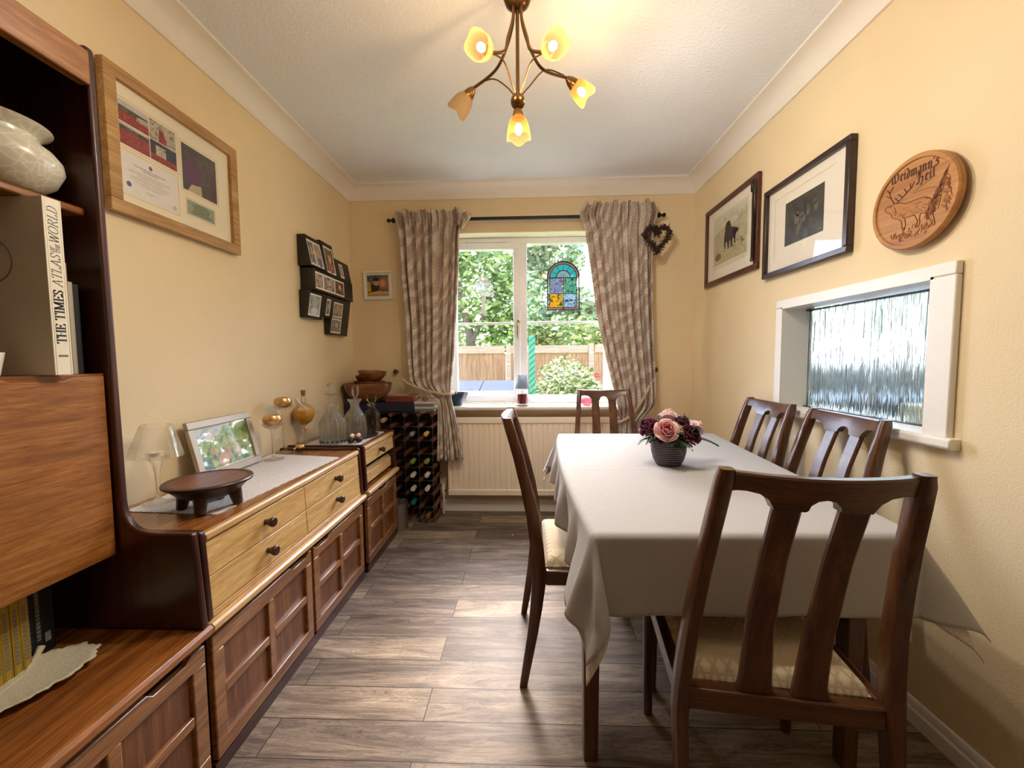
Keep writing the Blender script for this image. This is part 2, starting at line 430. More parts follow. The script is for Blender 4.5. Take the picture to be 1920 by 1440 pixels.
M_CHAIR = wood('afrormosia_chair', (62, 33, 17), (92, 53, 29), (118, 75, 43), 'z', .32, 1.2, .25)
M_CHAIR_X = wood('afrormosia_chair_rail', (62, 33, 17), (92, 53, 29), (118, 75, 43), 'x', .32, 1.2, .25)
M_CHAIR_Y = wood('afrormosia_chair_side', (62, 33, 17), (92, 53, 29), (118, 75, 43), 'y', .32, 1.2, .25)
M_BLACK = plain('black_lacquer', (22, 18, 18), .3)
M_PANE = thin('clear_window_pane')
M_PICGLASS = thin('picture_glass', gloss=.05)
M_GLASS = crystal('clear_crystal', .5)
M_CUT = crystal('cut_crystal', .40, .03, 1.0, .6, (80, 80, 26))

# ------------------------------------------------------------------ the room shell
TH = .12
mb = MB().box(XL-.3, XR+.02, YN-.2, YB+.02, -.12, 0); struct(mb.build('floor', M_FLOOR, origin=(0, 0, 0), smooth=0))
mb = MB().box(XL-.3, XR+TH, YN-.2, YB+.25, ZC, ZC+.12); struct(mb.build('ceiling', M_CEIL, origin=(0, 0, ZC), smooth=0))
mb = MB().box(XL-.3, XL, YN-.2, YB+.25, 0, ZC); struct(mb.build('wall_left', M_WALL, smooth=0))
mb = MB().box(XL, XR+TH, YN-.2, YN, 0, ZC); struct(mb.build('wall_near', M_WALL, smooth=0))
# right wall with the serving-hatch opening
HY0, HY1, HZ0, HZ1 = 1.255, 1.968, .925, 1.405
mb = MB(); x0, x1 = XR, XR+TH
mb.box(x0, x1, YN, HY0, 0, ZC).box(x0, x1, HY1, YB+.25, 0, ZC).box(x0, x1, HY0, HY1, 0, HZ0).box(x0, x1, HY0, HY1, HZ1, ZC)
struct(mb.build('wall_right', M_WALL, smooth=0))
# window wall
WX0, WX1, WZ0, WZ1 = -.64, .672, .79, 2.112
mb = MB(); y0, y1 = YB, YB+.25
mb.box(XL, WX0, y0, y1, 0, ZC).box(WX1, XR, y0, y1, 0, ZC).box(WX0, WX1, y0, y1, 0, WZ0).box(WX0, WX1, y0, y1, WZ1, ZC)
struct(mb.build('wall_back', M_WALL, smooth=0))
# white-painted reveal of the window opening
M_REVEAL = plain('pale_reveal_paint', (244, 238, 206), .5, vary=.02)
mb = MB().box(WX0, WX1, YB+.002, YB+.13, WZ1-.004, WZ1).box(WX0, WX0+.004, YB+.002, YB+.13, WZ0+.03, WZ1).box(WX1-.004, WX1, YB+.002, YB+.13, WZ0+.03, WZ1)
struct(mb.build('trim_1', M_REVEAL, smooth=0))
# coving: a concave plaster profile round the ceiling
def cove_profile(n=8):
    pts = [(0, -.095), (.010, -.095)]
    for i in range(n+1):
        a = PI/2*i/n
        pts.append((.012+.076*(1-math.cos(a)), -.088+.076*math.sin(a)))
    pts += [(.098, -.010), (.098, 0), (0, 0)]
    return pts
def cove(name, side):
    mb = MB()
    P = cove_profile()
    if side == 'left': secs = [[(XL+a, y-a if y > 0 else y, ZC+b) for a, b in P] for y in (YN, YB)]
    elif side == 'right': secs = [[(XR-a, y-a if y > 0 else y, ZC+b) for a, b in P] for y in (YN, YB)]
    else: secs = [[(XL+a, YB-a, ZC+b) for a, b in P], [(XR-a, YB-a, ZC+b) for a, b in P]]
    mb.sweep(secs)
    struct(mb.build(name, M_COVE, smooth=30))
cove('trim_2', 'left'); cove('trim_3', 'right'); cove('trim_4', 'back')
# skirting boards
def skirt(name, poly_axis, a0, a1, fix, sgn):
    prof = [(0, 0), (.016, 0), (.016, .045), (.011, .052), (.011, .066), (.006, .075), (0, .078)]
    mb = MB()
    if poly_axis == 'y': mb.prism([(fix+sgn*a, b) for a, b in prof], 'y', a0, a1)
    else: mb.prism([(fix+sgn*a, b) for a, b in prof], 'x', a0, a1)
    struct(mb.build(name, M_WHITE, smooth=30))
skirt('baseboard_right', 'y', YN, YB-.016, XR, -1)
skirt('baseboard_left', 'y', YN, YB-.016, XL, 1)
def skirt_back():
    prof = [(0, 0), (.016, 0), (.016, .08), (.008, .092), (0, .095)]
    mb = MB().prism([(YB-a, b) for a, b in prof], 'x', XL+.016, XR-.016)
    struct(mb.build('baseboard_back', M_WHITE, smooth=30))
skirt_back()

# ------------------------------------------------------------------ the window
def window():
    w = thing('window_1', 'white plastic casement window over the radiator between patterned curtains', 'window', (0.016, 3.16, WZ0))
    w['kind'] = 'structure'
    y0, y1 = 3.155, 3.225
    a, b = WX0+.005, WX1-.005; zt = WZ1-.006; zb = .825
    mb = MB()
    mb.box(a, b, y0, y1, zt-.045, zt).box(a, b, y0, y1, zb, zb+.058)
    mb.box(a, a+.05, y0, y1, zb+.058, zt-.045).box(b-.05, b, y0, y1, zb+.058, zt-.045)
    mb.box(-.045, .012, y0, y1, zb+.058, zt-.045)
    mb.build('window_frame', M_UPVC, w, bevel=.004)
    # opening casement on the left
    s = MB(); sx0, sx1, sz0, sz1 = a+.044, -.042, zb+.050, zt-.038; fw = .052
    yy0, yy1 = 3.140, 3.20
    s.box(sx0, sx1, yy0, yy1, sz1-fw, sz1).box(sx0, sx1, yy0, yy1, sz0, sz0+.040)
    s.box(sx0, sx0+fw, yy0, yy1, sz0+.040, sz1-fw).box(sx1-fw, sx1, yy0, yy1, sz0+.040, sz1-fw)
    so = s.build('casement', M_UPVC, w, bevel=.005)
    MB().box(sx0+fw, sx1-fw, 3.168, 3.19, 1.441, 1.459).build('glazing_bar', M_UPVC, w, bevel=.003)
    MB().box(.012, b-.05, 3.178, 3.20, 1.445, 1.463).build('glazing_bar', M_UPVC, w, bevel=.003)
    MB().box(sx0+fw-.004, sx1-fw+.004, 3.176, 3.180, sz0+.036, sz1-fw+.004).build('pane', M_PANE, so, smooth=0)
    MB().box(.008, b-.046, 3.186, 3.190, zb+.054, zt-.041).build('pane', M_PANE, w, smooth=0)
    # trickle vent over the casement
    MB().box(-.46, -.15, 3.138, 3.158, zt-.036, zt-.022).build('trickle_vent', M_UPVC, w, bevel=.004)
    # handle
    h = MB(); hx = -.058
    h.ell((hx, 3.134, 1.452), (.012, .010, .022))
    h.tube([(hx, 3.128, 1.452), (hx-.004, 3.112, 1.440), (hx-.004, 3.106, 1.40), (hx-.006, 3.108, 1.345)], [.008, .009, .009, .006], 8)
    h.build('handle', plain('brass_handle', (150, 130, 95), .3, .9), w)
    # board under the frame
    return w
window()
mb = MB().prism([(2.925, .800), (2.932, .792), (3.155, .792), (3.155, .822), (2.935, .822), (2.925, .815)], 'x', WX0-.07, WX1+.07)
struct(mb.build('sill', M_WHITE, smooth=30, bevel=.003), 'white painted window sill board above the radiator', 'sill')

# ------------------------------------------------------------------ serving hatch
def hatch():
    w = thing('window_2', 'white framed serving hatch with two rain-textured sliding glass panels', 'hatch', (XR, 1.6, .9)); w['kind'] = 'structure'
    a, b = 1.190, 2.008; zt = 1.440
    f = MB(); xf = XR-.020
    f.box(xf, XR, a, b, HZ1-.004, zt).box(xf, XR, a, HY0+.004, .93, HZ1-.004).box(xf, XR, HY1-.004, b, .93, HZ1-.004)
    f.build('architrave', M_WHITE, w, bevel=.004)
    l = MB(); x1 = XR+TH+.01
    l.box(xf, x1, HY0, HY1, HZ1-.008, HZ1).box(xf, x1, HY0, HY0+.008, HZ0, HZ1).box(xf, x1, HY1-.008, HY1, HZ0, HZ1)
    l.build('lining', M_WHITE, w, smooth=0)
    MB().prism([(XR-.034, .905), (XR-.028, .898), (x1, .898), (x1, .932), (XR-.028, .932), (XR-.034, .925)], 'y', a-.02, b+.02).build('ledge', M_WHITE, w, bevel=.003)
    g = glass('rain_glass', (.86, .95, .95), .09, 1.42, 1.0, .9, (60, 70, 5))
    fr = plain('black_track', (40, 44, 44), .4)
    for (y0, y1, x) in ((HY0+.008, 1.605, XR+.098), (1.578, HY1-.008, XR+.108)):
        MB().box(x, x+.006, y0, y1, .936, 1.392).build('glass_panel', g, w, smooth=0)
    MB().box(XR+.092, XR+.118, HY0+.008, HY1-.008, 1.384, 1.390).build('top_track', fr, w, smooth=0)
    MB().box(XR+.092, XR+.118, HY0+.008, HY1-.008, .932, .936).build('bottom_track', fr, w, smooth=0)
hatch()

# ------------------------------------------------------------------ kitchen behind the hatch
KX1 = 4.2
M_KWALL = plain('kitchen_wall_paint', (226, 226, 220), .6, vary=.03)
M_KTILE = plain('kitchen_tiles', (150, 166, 178), .3, vary=.15, nscale=18)
def kitchen():
    x0 = XR+TH
    kx0, kx1, kz0, kz1 = 1.72, 3.5, 1.08, 2.12
    mb = MB().box(x0, kx0, YB, YB+.25, 0, ZC).box(kx1, KX1, YB, YB+.25, 0, ZC).box(kx0, kx1, YB, YB+.25, 0, kz0).box(kx0, kx1, YB, YB+.25, kz1, ZC)
    struct(mb.build('wall_kitchen_back', M_KWALL, smooth=0))
    struct(MB().box(KX1, KX1+.1, .2, YB+.25, 0, ZC).build('wall_kitchen_right', M_KWALL, smooth=0))
    struct(MB().box(x0, KX1, .1, .2, 0, ZC).build('wall_kitchen_near', M_KWALL, smooth=0))
    struct(MB().box(x0, KX1, .2, YB+.25, ZC, ZC+.12).build('ceiling_kitchen', M_CEIL, smooth=0))
    struct(MB().box(x0, KX1, .2, YB, -.12, 0).build('floor_kitchen', M_KTILE, smooth=0))
    w = thing('window_3', 'white kitchen window glimpsed through the rain-textured hatch glass', 'window', (2.6, 3.18, kz0)); w['kind'] = 'structure'
    f = MB(); y0, y1 = 3.17, 3.23
    f.box(kx0, kx1, y0, y1, kz0, kz0+.05).box(kx0, kx1, y0, y1, kz1-.05, kz1)
    for x in (kx0, 2.585, kx1-.05): f.box(x, x+.05, y0, y1, kz0+.05, kz1-.05)
    f.build('window_frame', M_UPVC, w)
    MB().box(kx0+.05, kx1-.05, 3.198, 3.202, kz0+.05, kz1-.05).build('pane', M_PANE, w, smooth=0)
    c = thing('kitchen_unit', 'grey blue kitchen unit run under the kitchen window, seen through the hatch glass', 'kitchen unit', (2.7, 2.7, 0))
    MB().box(x0+.3, KX1-.02, 2.45, YB-.01, .1, .87).build('carcass', plain('kitchen_grey_door', (108, 124, 136), .4), c, bevel=.004)
    MB().box(x0+.28, KX1-.01, 2.41, YB-.005, .87, .91).build('worktop', plain('kitchen_slate_worktop', (92, 108, 120), .25, vary=.3, nscale=60), c, bevel=.004)
    MB().box(x0+.3, KX1-.02, 2.50, YB-.02, 0, .1).build('plinth', plain('kitchen_plinth', (60, 66, 72), .5), c)
    t = MB().prism([(1.40, .912), (1.40, .985), (1.41, .995), (1.52, .995), (1.53, .985), (1.53, .912)], 'y', 1.30, 1.53).build('bread_box', plain('cream_tin', (222, 212, 182), .4), bevel=.008)
    tag(t, 'cream box behind the lower right corner of the hatch glass', 'box')
    t = MB().prism([(1.40, .995), (1.40, 1.04), (1.46, 1.04), (1.47, .995)], 'y', 1.275, 1.32).build('tin', plain('dark_tin', (40, 44, 50), .4), bevel=.004)
    tag(t, 'small dark tin on the cream box behind the hatch glass', 'tin')
    b = MB().box(x0+.001, x0+.24, .8, YB-.62, .872, .910).box(x0+.001, x0+.22, .82, YB-.64, 0, .872)
    tag(b.build('kitchen_counter', plain('kitchen_pale_counter', (176, 182, 182), .35), bevel=.004), 'pale kitchen counter just behind the serving hatch', 'counter')
kitchen()

# ------------------------------------------------------------------ garden seen through the window
GZ = -.32
def leaf_cloud(mb, blobs, n, size, flat=.5, mi_n=1):
    for _ in range(n):
        c, r = random.choice(blobs)
        while True:
            d = Vector((random.uniform(-1, 1), random.uniform(-1, 1), random.uniform(-1, 1)))
            if .35 < d.length < 1: break
        p = Vector((c[0]+d.x*r[0], c[1]+d.y*r[1], c[2]+d.z*r[2]))
        u = Vector((random.gauss(0, 1), random.gauss(0, 1), random.gauss(0, flat))).normalized()
        w = u.cross(Vector((random.gauss(0, 1), random.gauss(0, 1), random.gauss(0, 1)))).normalized()
        s = size*random.uniform(.6, 1.3)
        mb.add([p-u*s, p+w*s*.45, p+u*s, p-w*s*.45], [(0, 1, 2, 3)], random.randrange(mi_n))
def garden():
    struct(MB().box(-14, 18, YB+.25, 34, GZ-.1, GZ).build('ground', blotch('lawn', [(70, 96, 44), (104, 132, 66), (128, 152, 84)], 3), smooth=0))
    M_F = wood('weathered_fence_board', (138, 108, 80), (172, 140, 108), (196, 166, 134), 'z', .8, 1, 0, .4)
    M_FR = wood('weathered_fence_rail', (168, 150, 130), (188, 172, 152), (204, 190, 172), 'x', .8, 1, 0, .3)
    fy = 9.0
    def panel(x0, lab):
        t = thing('fence_section', lab, 'fence panel', (x0+.9, fy, GZ), 'fence panels')
        b = MB()
        for i in range(12):
            xx = x0+.041+i*.1445
            b.box(xx, xx+.150, fy-.01-.004*(i % 2), fy+.01+.004*(i % 2), GZ+.06, 1.30)
        b.build('boards', M_F, t, smooth=0)
        MB().box(x0+.04, x0+1.755, fy-.05, fy-.011, 1.30, 1.47).build('top_rail', M_FR, t, smooth=0)
        MB().box(x0+.04, x0+1.755, fy-.05, fy-.011, .50, .60).build('middle_rail', M_FR, t, smooth=0)
    def post(x, lab):
        tag(MB().box(x-.055, x+.055, fy-.07, fy+.05, GZ, 1.50).build('fence_post', M_FR, smooth=0, bevel=.01), lab, 'fence post', 'fence posts')
    xs = [-4.0+1.83*i for i in range(5)]
    labs = ['pale fence panel far left behind the left curtain', 'sunlit fence panel left of the white post, in the casement pane',
            'fence panel right of the white post, behind the turquoise post', 'fence panel behind the round pale bush', 'fence panel at the right edge behind the right curtain']
    xs = [-.40-1.83*2-.03, -.40-1.83-.03, -.40+.0, -.40+1.83+.03, -.40+1.86*2]
    for x, l in zip(xs, labs): panel(x+.03, l)
    post(-.385, 'white weathered fence post seen just left of the window mullion'); post(-.40+1.845, 'fence post behind the round pale bush')
    # trees
    bark = plain('tree_bark', (116, 104, 92), .9, vary=.3, nscale=8)
    def lf(nm, cols): return [plain(nm+str(i), c, .6, vary=.15, nscale=2) for i, c in enumerate(cols)]
    G1 = lf('green_leaf', [(140, 168, 96), (170, 190, 120), (192, 206, 144), (118, 146, 92)])
    G2 = lf('blue_leaf', [(134, 160, 120), (160, 182, 140), (178, 194, 154), (116, 142, 106)])
    G3 = lf('pale_leaf', [(160, 172, 132), (182, 190, 154), (112, 138, 82), (74, 102, 50)])
    def tree(lab, x, y, blobs, n, size, mats, trunk):
        t = thing('tree', lab, 'tree', (x, y, GZ), 'garden trees')
        m = MB(); leaf_cloud(m, blobs, n, size, mi_n=len(mats)); m.build('foliage', mats, t, smooth=0, fixn=False)
        k = MB()
        for pts, r in trunk: k.tube(pts, r, 8)
        k.build('trunk', bark, t)
    K = 1.18
    bl = [((-3.2, 12.5, 3.2), (1.8, 1.2, 2.4)), ((-1.5, 12.6, 3.4), (1.6, 1.1, 2.2)), ((-2.3, 12.4, 5.0), (2.0, 1.2, 1.4)), ((-.5, 12.8, 2.8), (1.0, .8, 1.6)), ((-4.8, 12.6, 3.6), (1.4, 1.0, 2.4))]
    bl = [((c[0]*K, 15.0, 1.17+(c[2]-1.17)*K), tuple(q*K for q in r)) for c, r in bl]
    tree('large light green tree filling the casement pane behind the fence', -2.2, 15.0, bl, 11500, .15, G1,
         [([(-1.9, 14.4, GZ), (-2.0, 14.4, 2.0), (-2.35, 14.4, 3.6), (-2.6, 14.4, 5.2)], [.19, .155, .11, .05]), ([(-2.0, 14.4, 1.7), (-1.4, 14.3, 2.9), (-1.06, 14.4, 4.1)], [.11, .07, .035])])
    K = 1.09
    bl = [((.5, 11.5, 2.8), (.9, .8, 1.6)), ((.9, 11.5, 3.9), (.75, .7, .9)), ((.3, 11.4, 4.4), (.55, .6, .8)), ((1.3, 11.5, 2.4), (.9, .7, .8)), ((1.7, 11.6, 2.2), (.7, .6, .6))]
    bl = [((c[0]*K, 12.4, 1.17+(c[2]-1.17)*K), tuple(q*K for q in r)) for c, r in bl]
    tree('bluish green tree behind the stained glass hanging, sky to its right', .76, 12.4, bl, 5600, .12, G2, [([(.76, 12.4, GZ), (.8, 12.4, 2.6), (.65, 12.4, 4.0)], [.12, .09, .04])])
    tree('yellow green low tree top above the fence by the right curtain', 2.4, 10.6,
         [((1.2, 10.6, 1.75), (1.0, .7, .55)), ((2.6, 10.6, 1.7), (.9, .7, .45)), ((.3, 10.6, 1.7), (.6, .5, .5))],
         3000, .10, G1, [([(1.9, 10.6, GZ), (1.9, 10.6, 1.5)], [.08, .05])])
    t = thing('kitchen_side_tree', 'tall green tree outside the kitchen window, blurred by the hatch glass', 'tree', (7.4, 10.8, GZ), 'garden trees')
    m = MB(); leaf_cloud(m, [((4.8, 10.6, 3.1), (1.7, 1.1, 1.8)), ((7.4, 10.8, 3.3), (2.0, 1.3, 2.1)), ((9.9, 10.8, 3.2), (1.8, 1.3, 1.9)), ((12.2, 11.2, 3.3), (1.8, 1.3, 2.1))], 4500, .16, mi_n=4); m.build('foliage', G1, t, smooth=0, fixn=False)
    MB().tube([(7.4, 10.8, GZ), (7.4, 10.8, 2.6)], [.14, .08], 8).build('trunk', bark, t)
    t = thing('garden_bush', 'rounded pale variegated bush in front of the fence, right pane', 'bush', (.6, 5.6, GZ))
    m = MB(); leaf_cloud(m, [((.55, 5.6, .70), (.46, .4, .52)), ((.42, 5.6, .35), (.42, .4, .55)), ((.75, 5.6, .45), (.36, .36, .55))], 5200, .040, mi_n=4); m.build('foliage', G3, t, smooth=0, fixn=False)
    k = MB()
    for a in range(5): k.tube([(.55, 5.6, GZ), (.4+.09*a, 5.6, .5)], [.02, .008], 6)
    k.build('stems', bark, t)
    for (x, y, h, lab) in ((-.85, 6.2, .52, 'small leafy plant growing by the fence in front of the casement pane'), (-.45, 6.4, .62, 'thin leafy shrub beside the white fence post')):
        t = thing('garden_plant', lab, 'plant', (x, y, GZ)); m = MB(); leaf_cloud(m, [((x, y, GZ+h*.9), (.16, .15, .34))], 320, .045, mi_n=4); m.build('foliage', G1, t, smooth=0, fixn=False)
        MB().tube([(x, y, GZ), (x, y, GZ+h)], [.012, .006], 6).build('stem', bark, t)
    # turquoise lattice post
    tq = plain('turquoise_paint', (40, 130, 116), .5)
    t = thing('lattice_post', 'turquoise garden post faced with diagonal lattice, right of the mullion', 'post', (.075, 5.0, GZ))
    MB().box(.035, .115, 4.99, 5.03, GZ, 1.455).build('backboard', tq, t, bevel=.004)
    m = MB()
    for i in range(24):
        z = GZ+.02+i*.073
        m.tube([(.037, 4.985, z), (.113, 4.985, z+.07)], .006, 5)
    m.build('lattice', plain('dark_turquoise_paint', (22, 92, 84), .5), t)
    # low tiled roof of a garden hutch
    t = thing('garden_hutch', 'low garden hutch with a grey slab roof below the casement pane', 'hutch', (-.72, 4.6, GZ))
    MB().box(-1.25, -.22, 4.35, 5.0, GZ, .74).build('body', M_F, t, smooth=0)
    slate = plain('grey_slate', (66, 74, 84), .95, vary=.12, spec=.05)
    m = MB()
    for i in range(3):
        for j in range(3):
            xa, xb = -1.35+i*.41, -1.35+(i+1)*.41-.012
            ya, yb = 4.2+j*.3, 4.2+(j+1)*.3-.01
            za, zb = .73+j*.05, .73+(j+1)*.05
            m.add([(xa, ya, za), (xb, ya, za), (xb, yb, zb), (xa, yb, zb), (xa, ya, za+.02), (xb, ya, za+.02), (xb, yb, zb+.02), (xa, yb, zb+.02)],
                  [(0, 3, 2, 1), (4, 5, 6, 7), (0, 1, 5, 4), (1, 2, 6, 5), (2, 3, 7, 6), (3, 0, 4, 7)])
    m.build('roof', slate, t, smooth=0)
    # neighbour's house beyond the fence
    h = thing('neighbour_house', 'orange brick house with white windows beyond the fence at right', 'house', (6.6, 27, GZ))
    MB().box(3.9, 9.5, 26, 30, GZ, 3.2).build('wall', plain('orange_brick', (196, 142, 104), .9, vary=.15, nscale=12), h, smooth=0)
    MB().prism([(25.6, 3.15), (28, 5.0), (30.4, 3.15)], 'x', 3.6, 9.8).build('roof', plain('roof_tiles', (140, 104, 88), .9, vary=.2, nscale=6), h, smooth=0)
    for x in (4.15, 4.95, 6.6):
        f = MB().box(x, x+.62, 25.95, 26.02, 1.75, 2.75).build('window', M_UPVC, h, smooth=0)
        MB().box(x+.08, x+.28, 25.93, 25.95, 1.85, 2.65).box(x+.34, x+.54, 25.93, 25.95, 1.85, 2.65).build('pane', plain('far_pane', (150, 168, 180), .1), f, smooth=0)
garden()
struct(MB().box(-6, 8, YN-.4, YB+.25, ZC+.121, 5.2).build('upper_storey_sky_block', plain('house_brick', (150, 96, 74), .9, vary=.2, nscale=10), smooth=0))  # unseen upper storey, added to shade the garden from part of the sky

# ------------------------------------------------------------------ wall unit, sideboard and cabinet on the left
XF = -.870          # door faces
XB = XL+.018        # backs of the furniture, just off the skirting
def door(parent, y0, y1, dip_at, z0=.048, z1=.408):
    """four-square door: rails and stiles standing proud of recessed panels; a finger dip in the top edge"""
    d = MB(); xf, xb = XF, XF-.020; sw = .042; mw = .030; ym = (y0+y1)/2; zm = (z0+z1)/2
    top = [(y0, z1-.05), (y0, z1)]
    c = dip_at
    top += [(c-.062, z1), (c-.045, z1-.014), (c+.045, z1-.014), (c+.062, z1)] if y0 < c-.07 and c+.07 < y1 else []
    top += [(y1, z1), (y1, z1-.05)]
    d.prism(top, 'x', xb, xf)
    d.box(xb, xf, y0, y1, z0, z0+.044)
    d.box(xb, xf, y0, y0+sw, z0+.044, z1-.05).box(xb, xf, y1-sw, y1, z0+.044, z1-.05)
    d.box(xb, xf-.001, ym-mw/2, ym+mw/2, z0+.044, z1-.05)
    d.box(xb, xf-.001, y0+sw, ym-mw/2, zm-.014, zm+.014).box(xb, xf-.001, ym+mw/2, y1-sw, zm-.014, zm+.014)
    o = d.build('door', M_DOOR_Y, parent, bevel=.003)
    MB().box(xb-.004, xf-.012, y0+sw-.002, y1-sw+.002, z0+.042, z1-.048).build('panel', M_DOOR_Z, o, smooth=0)
    return o
def knob(parent, y, z, x):
    k = MB()
    M = Matrix.Translation((x, y, z)) @ Matrix.Rotation(PI/2, 4, 'Y')
    k.lathe([(.010, -.004), (.009, .006), (.012, .014), (.0165, .024), (.0165, .030), (.014, .033), (.001, .034)], n=20, M=M)
    return k.build('knob', M_DARKROSE, parent)
def base_cabinet(t, y0, y1, doors, lipmat):
    MB().box(XB, XF-.024, y0, y1, .042, .412).build('carcass', M_DARKROSE, t, bevel=.002)
    MB().box(XB+.03, XF-.004, y0+.004, y1-.004, 0, .042).build('plinth', M_DARKROSE_Y, t)
    for (a, b, c) in doors: door(t, a, b, c)
    xl = -.850
    MB().box(XB, xl-.03, y0-.002, y1+.002, .432, .458).build('worktop', M_TEAK_TOP, t, smooth=0)
    MB().prism([(xl-.03, .432), (xl-.006, .430), (xl, .437), (xl, .450), (xl-.008, .4585), (xl-.03, .458)], 'y', y0-.002, y1+.002).build('front_lip', lipmat, t, bevel=.002)
    MB().box(XB+.01, XF-.028, y0+.003, y1-.003, .412, .432).build('recess_shade_fill', M_BLACK, t, smooth=0)  # black fill puts the finger gap's shade into the colour
def rounded(poly, idx, r, n=5):
    """round the corners listed in idx of a 2-D outline"""
    out = []
    k = len(poly)
    for i, p in enumerate(poly):
        if i in idx:
            a, b = Vector(poly[i-1]), Vector(poly[(i+1) % k]); P = Vector(p); rr = idx[i] if isinstance(idx, dict) else r
            p0 = P+(a-P).normalized()*rr; p1 = P+(b-P).normalized()*rr
            for j in range(n+1):
                s = j/n; q = p0*(1-s)**2+P*2*s*(1-s)+p1*s*s; out.append((q.x, q.y))
        else: out.append(tuple(p))
    return out
# --- wall unit nearest the camera
wu = thing('wall_unit', 'tall dark teak wall unit with shelves, drop front desk and books, at left edge', 'wall unit', (-1.09, .50, 0))
base_cabinet(wu, .012, 1.012, [(.03, .508, .44), (.524, 1.004, .90)], M_TEAK_TOP)
side = [(-.856, .460), (-.872, .722), (-1.057, .722), (-1.066, 1.945), (XB, 1.945), (XB, .460)]
side_r = rounded(side, {1: .012, 2: .085, 3: .015}, 0, 8)
MB().prism(side_r, 'y', .986, 1.006).build('side_panel', M_DARKROSE, wu, bevel=.006, seg=3)
MB().prism(side_r, 'y', .004, .024).build('side_panel', M_DARKROSE, wu, bevel=.006, seg=3)
MB().box(XB, XB+.012, .024, .986, .460, 1.93).build('back_panel', M_DARKROSE, wu, smooth=0)
MB().box(XB+.012, -1.078, .024, .986, 1.121, 1.142).build('desk_top', M_TEAK_TOP, wu, bevel=.002)
MB().box(XB+.012, -1.092, .024, .986, .676, .692).build('desk_bottom', M_TEAK_TOP, wu, bevel=.002)
fl = [(.028, .668), (.982, .668), (.982, 1.136), (.915, 1.136), (.895, 1.128), (.80, 1.128), (.78, 1.136), (.028, 1.136)]
MB().prism(fl, 'x', -1.092, -1.074).build('desk_flap', M_TEAK_Y, wu, bevel=.003)
MB().box(XB+.012, -1.095, .024, .986, 1.534, 1.553).build('shelf', M_TEAK_TOP, wu, bevel=.005, seg=3)
MB().box(-1.086, -1.058, .024, .986, 1.846, 1.926).build('top_rail', M_TEAK_Y, wu, bevel=.004)
MB().box(XB+.012, -1.086, .024, .986, 1.905, 1.924).build('top_board', M_DARKROSE, wu, smooth=0)
# --- long sideboard with four drawers
sb = thing('sideboard', 'long teak sideboard with four golden drawers over two four-square doors', 'sideboard', (-1.09, 1.54, 0))
base_cabinet(sb, 1.018, 2.058, [(1.028, 1.540, 1.46), (1.556, 2.050, 1.63)], M_LIP)
def upper(t, y0, y1):
    sp = [(-.866, .460), (-.878, .712), (XB, .712), (XB, .460)]
    sp = rounded(sp, {1: .014, 2: .01}, 0, 5)
    for (a, b) in ((y0, y0+.020), (y1-.020, y1)):
        MB().prism(sp, 'y', a, b).build('side_panel', M_DARKROSE, t, bevel=.006, seg=3)
    MB().box(XB+.001, -.898, y0+.02, y1-.02, .680, .700).build('top_board', M_TEAK_TOP, t, smooth=0)
    MB().prism([(-.898, .676), (-.885, .674), (-.877, .681), (-.877, .694), (-.884, .7005), (-.898, .700)], 'y', y0+.02, y1-.02).build('top_lip', M_LIP, t, bevel=.002)
    MB().box(XB, XB+.010, y0+.02, y1-.02, .460, .680).build('back_panel', M_DARKROSE, t, smooth=0)
def drawer(t, y0, y1, z0, z1, knob_y, dx=0, name='drawer'):
    def X(z): return -.874-(z-.46)*.042+dx
    d = MB().prism([(X(z0), z0), (X(z1), z1), (X(z1)-.018, z1), (X(z0)-.018, z0)], 'y', y0, y1)
    o = d.build(name, M_OAK_Y, t, bevel=.0018)
    b = MB().box(X(z0)-.34, X(z1)-.018, y0+.012, y1-.012, z0+.012, z1-.015); b.build('box', M_DARKROSE_Y, o, smooth=0)
    if knob_y: knob(o, knob_y, (z0+z1)/2+.004, X((z0+z1)/2))
upper(sb, 1.018, 2.058)
for (a, b, k) in ((1.040, 1.5285, 1.288), (1.5315, 2.036, 1.782)):
    drawer(sb, a, b, .5765, .672, k); drawer(sb, a, b, .478, .5735, k)
MB().box(-.90, -.872, 1.039, 2.037, .460, .476).build('drawer_rail', M_LIP, sb, bevel=.002)
# --- small cabinet by the wine rack
sc = thing('cabinet', 'small teak cabinet with one drawer above an open tray, next to the wine rack', 'cabinet', (-1.09, 2.36, 0))
base_cabinet(sc, 2.104, 2.606, [(2.114, 2.598, 2.36)], M_LIP)
upper(sc, 2.104, 2.606)
drawer(sc, 2.126, 2.584, .594, .672, 2.343)
drawer(sc, 2.130, 2.580, .478, .536, None, -.020, 'tray_drawer')
MB().prism([(-.920, .536), (-.905, .540), (-.905, .550), (-.920, .556)], 'y', 2.130, 2.580).build('tray_rail', M_LIP, sc)

